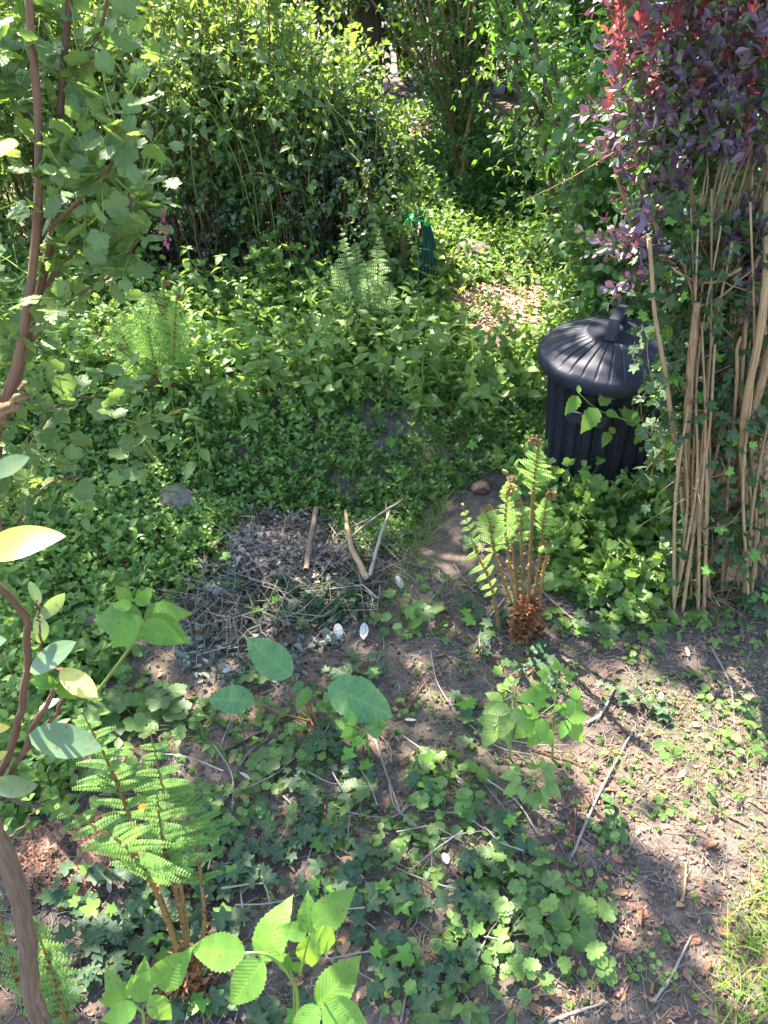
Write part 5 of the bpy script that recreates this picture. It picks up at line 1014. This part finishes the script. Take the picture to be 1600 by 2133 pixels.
# ivy creeping over the soil: each trail a plant
def ivytrail(x, y, L_, n, seed=0):
    p = gp(x, y); r = empty('ivy_trail', p); a = U(0, 6.28); P = [p[:2]]; 
    for q in range(n): a += U(-.5, .5); P.append(P[-1]+np.array([math.cos(a), math.sin(a)])*L_/n)
    P = np.array(P); C = np.stack([P[:, 0], P[:, 1], g(P[:, 0], P[:, 1])+.008], 1); sb = MB(); tubes(sb, C, .0012, 4); lb = MB()
    C2 = np.repeat(C, 2, 0); m = len(C2); d = np.stack([U(-1, 1, m), U(-1, .6, m), U(-.1, .15, m)], 1); b = C2+unit(d)*.012+np.array([0, 0, 1])*U(.008, .035, m)[:, None]
    tubes(sb, np.stack([C2, b], 1), .0006, 3, cap=False); N_ = np.array([0, -.15, 1.])+rng.normal(size=(m, 3))*.28; inst(lb, ivy, d, N_, b, U(.018, .038, m)*U(.75, 1.1))
    sb.build('ivy_stem', M['dstem'], r, org=p); lb.build('ivy_leaves', M['ivy'], r, org=p); tag(r, None, 'ivy', 'ivy trails creeping over the soil'); later(r, 'dark ivy trail', p)
IV = [(180, 1900), (230, 1950), (290, 1890), (330, 1960), (260, 1830), (400, 1850), (470, 1850), (500, 1790), (440, 1790), (540, 1760), (580, 1850), (640, 1840), (610, 1780), (720, 1860), (790, 1870), (830, 1880), (760, 1900), (680, 1760), (550, 1820), (480, 1920), (350, 2050), (280, 2030), (200, 2050), (150, 1980), (120, 1870), (440, 1990), (460, 2090), (390, 2110),
      (640, 1690), (600, 1650), (700, 1640), (760, 1620), (870, 1560), (880, 1590), (820, 1540), (940, 1430), (990, 1400), (1000, 1370), (960, 1460), (1010, 1340), (1040, 1310), (1110, 1370), (1130, 1350), (1170, 1320), (1200, 1310), (1230, 1330), (960, 1800), (980, 1830), (930, 1770), (1010, 1700), (800, 1410), (790, 1385), (970, 1880), (940, 1990), (950, 2030), (760, 2080), (640, 2110), (1480, 1250), (1530, 1260), (1590, 1250), (1420, 1260), (1560, 1220), (1250, 1450), (1130, 1440), (650, 1880), (840, 1960), (740, 1480), (990, 1240), (960, 1150), (1190, 1250), (60, 1780), (310, 1760), (370, 1780), (700, 1690), (560, 1700)]
for x, y in IV[::1]:
    if rng.random() < .72: ivytrail(x, y, U(.10, .2), 5)
# knee-high nettle-like weeds in the middle distance
pr = [uprig(.26, 6, rasps, .075, 'nettle', pair=True, pet=.25), uprig(.20, 5, rasps, .070, 'nettle', pair=True, pet=.25), uprig(.30, 6, trif, .10, 'nettle', pet=.2), uprig(.22, 5, trif, .10, 'nettle', pet=.2), uprig(.24, 5, ovate, .065, 'nettle', pair=True, pet=.2)]
NT = []
for yy, x0, x1, st_ in ((690, 20, 900, 95), (735, 60, 1000, 90), (785, 30, 1080, 95), (835, 120, 1110, 110), (890, 20, 520, 110), (960, 30, 460, 120), (655, 400, 900, 100)):
    x = x0
    while x < x1: NT.append((x+U(-25, 25), yy+U(-22, 22), U(.8, 1.25))); x += st_
NT += [(505, 890, 1.4), (420, 1010, 1.3), (880, 850, 1.2), (1190, 1010, .7), (1145, 1000, .8), (1230, 1010, .8), (1050, 800, .9), (60, 1080, 1.2), (150, 1090, 1.), (200, 1150, .9), (20, 1160, 1.2)]
NT = [q for q in NT if not inpoly(np.array([float(q[0])]), np.array([float(q[1])]), CLRP)[0]]
plant_out(pr, NT, 'woodland_weed', ('tall leafy weed', 'leafy weed', 'short leafy weed'), 'weed', 'leafy weeds in front of the hedge', (.85, 1.15), .15)
# dock plants with the big leaves
def leafplant(name, label, cat, px, py, spec, tm, mat, stalk='stemg', r=.003, dY=0):
    p = gp(px, py); r_ = empty(name, p, label, cat)
    for (x0, y0, x1, y1, dz, nx_, nz_, w) in spec:
        a = at(x0, y0, p[1]+dY+dz); b = atd(x1, y1, depth(a)+U(-.02, .02)); lb = MB(); sb = MB()
        inst(lb, tm[w:w+1], (b-a)[None], np.array([[nx_, -.5, nz_]]), a[None], np.linalg.norm(b-a), U(.2, 1, 1)); tubes(sb, curve([p, p*.45+a*.55+[0, 0, -.01], a], 10), np.linspace(r, r*.6, 10), 6)
        l_ = lb.build('leaf', M[mat], r_, org=p); sb.build('leaf_stalk', M[stalk], l_, org=p)
    return r_
leafplant('dock_plant', 'dock with one big oval leaf over the lower compost heap', 'dock', 655, 1505, [(608, 1408, 512, 1332, .0, -.2, .8, 0), (632, 1420, 610, 1440, .0, .3, .6, 0), (530, 1460, 430, 1452, -.02, 0, .9, 0), (640, 1430, 625, 1485, -.03, .5, .5, 0)], [dock[0]], 'dock', 'fstalk')
leafplant('dock_plant', 'dock with wavy drooping big leaf right of its neighbour', 'dock', 760, 1545, [(682, 1430, 826, 1488, .02, .1, .9, 0), (765, 1490, 790, 1540, -.02, .3, .9, 0), (750, 1490, 700, 1520, 0, .3, .8, 0)], [dock[0]], 'dock')
# raspberry canes: (label, root px, leaflets)
def cane_plant(name, label, px, py, topx, topy, h_dy, leaves, stalk='stemg', r=.003, mat='rasp', cat='raspberry', tm=None):
    p = gp(px, py); r_ = empty(name, p, label, cat); e = at(topx, topy, p[1]+h_dy); C = curve([p, p*.5+e*.5+[0, .01, .01], e], 16); sb = MB(); tubes(sb, C, np.linspace(r, r*.5, 16), 7); sb.build('cane', M[stalk], r_, org=p)
    for (t, x1, y1, sz, dd) in leaves:      # leaf: leaves the cane at t, its tip shows at x1,y1, depth change dd
        b = C[min(15, int(t*15))]; ti = atd(x1, y1, depth(b)+dd); d = ti-b; ln = np.linalg.norm(d); lb = MB(); pb = MB()
        inst(lb, tm or trifb, d[None], np.array([[0, -.45, 1.]])+rng.normal(size=(1, 3))*.15, b[None], ln/1.02*sz*.82, U(.2, 1, 1)); tubes(pb, curve([b, b+d*.25*sz+[0, 0, .004], b+d*.5*sz], 6), r*.4, 5)
        l_ = lb.build('leaf', M[mat], r_, org=p); pb.build('leaf_stalk', M[stalk], l_, org=p)
cane_plant('raspberry_cane', 'leafy light green raspberry cane in the centre of the soil', 1150, 1580, 1162, 1400, -.03, [(.98, 1160, 1362, 1.1, 0), (.95, 1100, 1395, 1, .02), (.95, 1215, 1400, 1, -.02), (.8, 1240, 1488, 1.1, .0), (.75, 1070, 1450, 1.1, -.02), (.6, 1232, 1560, 1.1, -.03), (.6, 1060, 1545, 1.1, -.03), (.85, 1120, 1450, 1, -.06), (.7, 1190, 1500, 1, -.06), (.5, 1090, 1570, 1, -.05), (.9, 1190, 1430, 1, .05)], tm=trif)
cane_plant('raspberry_cane', 'pleated-leaved raspberry cane left of the leafy light green cane', 1062, 1580, 1075, 1430, -.01, [(.95, 1045, 1540, 1.15, -.06), (.9, 1000, 1490, 1.1, -.02), (.7, 990, 1560, 1.1, -.03), (.98, 1060, 1395, 1., .02), (.9, 1020, 1420, 1, .04), (.7, 1100, 1540, 1, 0), (.6, 985, 1520, 1, .02)], mat='nettle')
cane_plant('raspberry_cane', 'low raspberry sprout in front of the pleated-leaved cane', 1100, 1690, 1110, 1610, -.01, [(.95, 1170, 1590, 1.1, 0), (.9, 1030, 1610, 1.1, 0), (.8, 1190, 1660, 1.1, -.02), (.8, 1040, 1660, 1.1, -.02), (.6, 1120, 1700, 1.1, -.04), (.9, 1110, 1570, 1, .03), (.6, 1160, 1700, 1, -.02)], mat='nettle', tm=trif)
cane_plant('raspberry_cane', 'low raspberry sprout under the wavy dock leaf', 770, 1580, 760, 1520, -.02, [(.9, 680, 1490, 1, 0), (.9, 820, 1500, 1, 0), (.7, 700, 1540, 1, 0), (.8, 740, 1560, 1.2, -.02)], mat='rasp', tm=trif)
# the arching one at left with long pleated leaves
def simple_leaves(root, p, spec, Y, mat, tm, stalk='stemg', r=.002, sname='leaf'):
    for (x0, y0, x1, y1, dz, nx_, nz_, w) in spec:
        a = at(x0, y0, Y+dz); b = atd(x1, y1, depth(a)+U(-.025, .02)); lb = MB(); inst(lb, tm[w:w+1], (b-a)[None], np.array([[nx_, -.55, nz_]]), a[None], np.linalg.norm(b-a), U(.2, .9, 1)); lb.build(sname, M[mat], root, org=p)
def caneline(root, p, pts, Y, r, mat='stemg', first=True):
    C = curve(([p] if first else [])+[at(x, y, Y) for x, y in pts], 18); mb = MB(); tubes(mb, C, np.linspace(r, r*.6, 18), 7); mb.build('cane', M[mat], root, org=p); return C
p = gp(165, 1490); r_ = empty('raspberry_cane', p, 'arching raspberry cane with long pleated leaves at left, over the stones', 'raspberry'); Y = p[1]-.03
caneline(r_, p, [(245, 1385), (290, 1320), (300, 1290)], Y, .0045)
simple_leaves(r_, p, [(300, 1295, 180, 1285, 0, 0, .9, 0), (300, 1290, 215, 1340, -.03, -.2, .8, 1), (302, 1292, 395, 1335, -.03, .1, .9, 0), (295, 1300, 385, 1342, -.06, .2, .5, 2), (300, 1285, 388, 1270, .0, .1, .9, 1), (275, 1255, 238, 1218, .02, -.3, .8, 2), (285, 1260, 320, 1228, .01, .4, .5, 1), (290, 1262, 292, 1225, .02, .6, .5, 0), (275, 1262, 230, 1260, -.01, -.2, .7, 2), (285, 1290, 255, 1350, -.05, -.3, .5, 0), (310, 1290, 280, 1330, .04, 0, .8, 1)], Y, 'rasp', rasp)
# bright foreground raspberry, bottom
p = gp(615, 2230); r_ = empty('raspberry_plant', p, 'bright lime-green raspberry with big pleated leaves at the bottom of the view', 'raspberry'); Y = p[1]-.01
caneline(r_, p, [(620, 2095), (608, 2040), (560, 1990), (512, 1985)], Y, .0032); caneline(r_, p, [(612, 2060), (604, 2020)], Y, .002); caneline(r_, p, [(625, 2030), (645, 1945)], Y-.0, .002, first=False)
simple_leaves(r_, p, [(512, 1985, 385, 1978, 0, 0, 1, 0), (545, 1998, 585, 1890, .01, -.2, .9, 1), (550, 2000, 468, 2105, -.03, -.2, .8, 0), (645, 1945, 640, 1865, .02, 0, .9, 0), (652, 1930, 732, 1867, .02, .1, .8, 1), (640, 1942, 575, 1935, 0, 0, .9, 2), (646, 1948, 718, 1975, -.02, .1, .9, 1), (606, 2018, 572, 1978, .01, .2, .7, 2), (606, 2018, 636, 2005, .01, .3, .8, 2), (660, 2095, 752, 2005, -.03, .1, .9, 1), (665, 2095, 600, 2170, -.04, -.2, .8, 0), (670, 2095, 770, 2150, -.04, .2, .9, 1), (640, 1950, 650, 2030, .05, 0, .9, 0)], Y, 'rasp', rasp)
p = gp(290, 2290); r_ = empty('raspberry_plant', p, 'yellow-green young raspberry with narrow pleated leaves left of the bigger lime-green one', 'raspberry'); Y = p[1]-.01
caneline(r_, p, [(300, 2133), (285, 2095)], Y, .003)
simple_leaves(r_, p, [(262, 2085, 208, 2020, 0, -.3, .7, 0), (280, 2085, 318, 2030, .0, .2, .7, 1), (325, 2052, 390, 1992, .01, .2, .8, 0), (285, 2098, 210, 2130, -.02, 0, .9, 1), (312, 2075, 360, 2133, -.03, .2, .8, 0), (300, 2060, 300, 1995, .04, 0, .8, 2), (255, 2080, 205, 2085, 0, -.2, .8, 2), (265, 2080, 278, 2030, .02, .6, .6, 2)], Y, 'rasp', rasp)
p = gp(640, 2240)
# bramble shoot reaching in front of the dustbin
p = gp(1400, 1030); r_ = empty('bramble_shoot', p, 'arching bramble shoot with light leaves crossing in front of the dustbin', 'bramble'); Y = 2.0
caneline(r_, p, [(1390, 960), (1340, 890), (1280, 868), (1240, 850), (1205, 818)], Y, .0028)
simple_leaves(r_, p, [(1205, 825, 1180, 862, -.01, 0, .5, 0), (1245, 850, 1215, 895, -.02, -.1, .5, 1), (1250, 845, 1278, 805, 0, .1, .6, 0), (1262, 858, 1290, 865, -.01, .1, .5, 1), (1268, 900, 1258, 928, 0, 0, .5, 0), (1268, 900, 1288, 890, 0, .2, .6, 1), (1205, 818, 1206, 800, 0, 0, .6, 2), (1330, 885, 1300, 850, 0, 0, .6, 1), (1330, 885, 1340, 925, -.02, 0, .6, 0), (1300, 870, 1325, 835, .01, .2, .6, 0), (1380, 950, 1350, 960, 0, 0, .6, 1), (1265, 830, 1300, 795, .02, .1, .7, 0)], Y, 'rasp', rasps)
P_ = at(1320, 775, 1.98)
p = gp(1340, 1050); r_ = empty('bramble_shoot', p, 'second bramble shoot climbing the right side of the dustbin', 'bramble')
for pts in ([(1350, 960), (1335, 850), (1345, 770)], [(1390, 1000), (1395, 900), (1380, 800)], [(1300, 1030), (1280, 1010)]):
    C = caneline(r_, p, pts, 2.02, .002, 'stemg', True); lb = MB(); sb = MB(); idx = rng.integers(6, 18, 14); shoots(lb, sb, C[idx], rdir(14, .3), .05, 2, 1, rasps, .042, .1, .9, .05, .0008, .5, 1., .4, True); lb.build('leaves', M['herb'], r_, org=p)
    sb.build('leaf_stalks', M['stemg'], r_, org=p)
# spotted calendula-like flower
p = gp(298, 1700); r_ = empty('orange_flower', at(298, 1681, p[1]-.02), 'single small orange-yellow flower among the dark fern fronds', 'flower'); mb = MB(); n = 12; a = np.arange(n)*.52
inst(mb, lance, np.stack([np.cos(a), np.sin(a)-.3, .4+0*a], 1), np.tile([0, -.5, 1.], (n, 1)), np.zeros((n, 3)), .012); mb.build('petals', M['orange'], r_); mb = MB(); C = curve([(0, 0, 0), (.003, .01, -.03), (0, .02, float(p[2]-r_.location[2]))], 8); tubes(mb, C, .001, 5); mb.build('stalk', M['stemg'], r_)

# ------------------------------------------------------------------ trees overhead (out of the picture) whose crowns throw the dappled shade
LIT = [CLRP, [(1620, 1270), (1500, 1310), (1430, 1370), (1400, 1450), (1330, 1530), (1240, 1590), (1120, 1690), (1150, 1790), (1250, 1790), (1340, 1830), (1420, 1810), (1440, 1720), (1530, 1640), (1620, 1600)],
       [(1620, 1800), (1530, 1880), (1490, 2000), (1500, 2140), (1620, 2140)], [(40, 1720), (200, 1680), (260, 1760), (180, 1890), (60, 1900)], [(560, 1540), (650, 1540), (650, 1620), (560, 1620)], [(380, 1430), (470, 1430), (460, 1530), (370, 1500)],
       [(840, 1530), (900, 1540), (890, 1600), (830, 1590)], [(900, 620), (1120, 580), (1130, 680), (960, 690)], [(160, 1600), (240, 1600), (240, 1680), (160, 1690)], [(1080, 2040), (1180, 2060), (1160, 2133), (1060, 2133)], [(590, 1700), (660, 1700), (640, 1760), (590, 1750)]]
HALF = [[(0, 640), (560, 640), (700, 700), (560, 900), (480, 1000), (560, 1060), (450, 1180), (230, 1200), (0, 1330)], [(560, 650), (900, 620), (880, 760), (620, 800)]]
LIT3 = [(at(1185, 702, 2.12), .07), (at(1085, 1130, Y0), .09), (at(1000, 1130, Y0), .05), (at(560, 1960, .55), .12), (at(470, 2030, .52), .09), (at(290, 2070, .5), .10), (at(640, 1900, .56), .07), (at(330, 700, 2.9), .22), (at(330, 1300, 1.45), .06), (at(130, 1430, .6), .05), (at(290, 1750, .75), .07), (at(1140, 1420, 1.3), .05), (at(1340, 60, 1.8), .34), (at(1520, 60, 1.8), .34), (at(1540, 800, 1.75), .10), (at(1450, 750, 1.7), .06), (at(250, 650, 2.9), .15), (at(750, 640, 3.4), .15)]
gx, gy = np.meshgrid(np.arange(-2.3, 2.5, .105), np.arange(.1, 5.0, .105)); G = np.stack([gx.ravel(), gy.ravel()], 1)+U(-.05, .05, (gx.size, 2)); G = np.stack([G[:, 0], G[:, 1], g(G[:, 0], G[:, 1])], 1)
px_, py_ = pix(G); keep = np.full(len(G), .98)
for po in HALF: keep[inpoly(px_, py_, po)] = .48
keep[(G[:, 1] > 2.75)] = .45
keep[(G[:, 1] > 3.1)] = .08
keep[(G[:, 1] > 3.6)] = .0
for po in LIT: keep[inpoly(px_, py_, po)] = .0
G = G[rng.random(len(G)) < keep]
hgt = 3.4+1.6*fbm(G[:, 0]*.9, G[:, 1]*.9, 2, 55)+U(-.25, .25, len(G)); Cn = G+SUN[None]*((hgt-G[:, 2])/SUN[2])[:, None]
for (c, rr) in LIT3:
    w = Cn-c; d = np.linalg.norm(w-np.outer(w@SUN, SUN), axis=1); Cn = Cn[d > rr+.06]
def canopy(root_xy, mask, lab, h):
    Q = Cn[mask]; x, y = root_xy; z = float(g(x, y)); r = empty('overhanging_tree', (x, y, z), lab, 'tree'); tb = MB(); tp = np.array([x*.85+Q[:, 0].mean()*.15, y*.85+Q[:, 1].mean()*.15, h])
    tubes(tb, curve([(x, y, z-.1), (x+.05, y, z+1.2), tp], 12), np.linspace(.14, .07, 12), 12)
    sel = Q[rng.choice(len(Q), 60, replace=False)]
    for s_ in sel: tubes(tb, curve([tp-[0, 0, U(0, .9)], tp*.4+s_*.6+[0, 0, .15], s_], 9), np.linspace(.022, .003, 9), 5)
    tb.build('trunk', M['bark'], r, org=r.location)
    n = len(Q); k = 9; P = np.repeat(Q, k, 0)+rng.normal(size=(n*k, 3))*.055; lb = MB(); inst(lb, ovate, rdir(n*k, -.2), rng.normal(size=(n*k, 3))*.45+SUN, P, U(.07, .11, n*k)); lb.build('crown', M['shrub'], r, smooth=False, org=r.location)
mk = Cn[:, 0] < -.9
canopy((-3.6, 5.2), mk, 'tree outside the view at the left whose crown shades the ground', 3.6)
canopy((2.9, 5.6), ~mk, 'tree outside the view at the right whose crown shades the ground', 3.6)

flush_labels()
nt_ = sum(len(m_.polygons) for m_ in bpy.data.meshes)
print('objects', len(bpy.data.objects), 'faces', nt_)
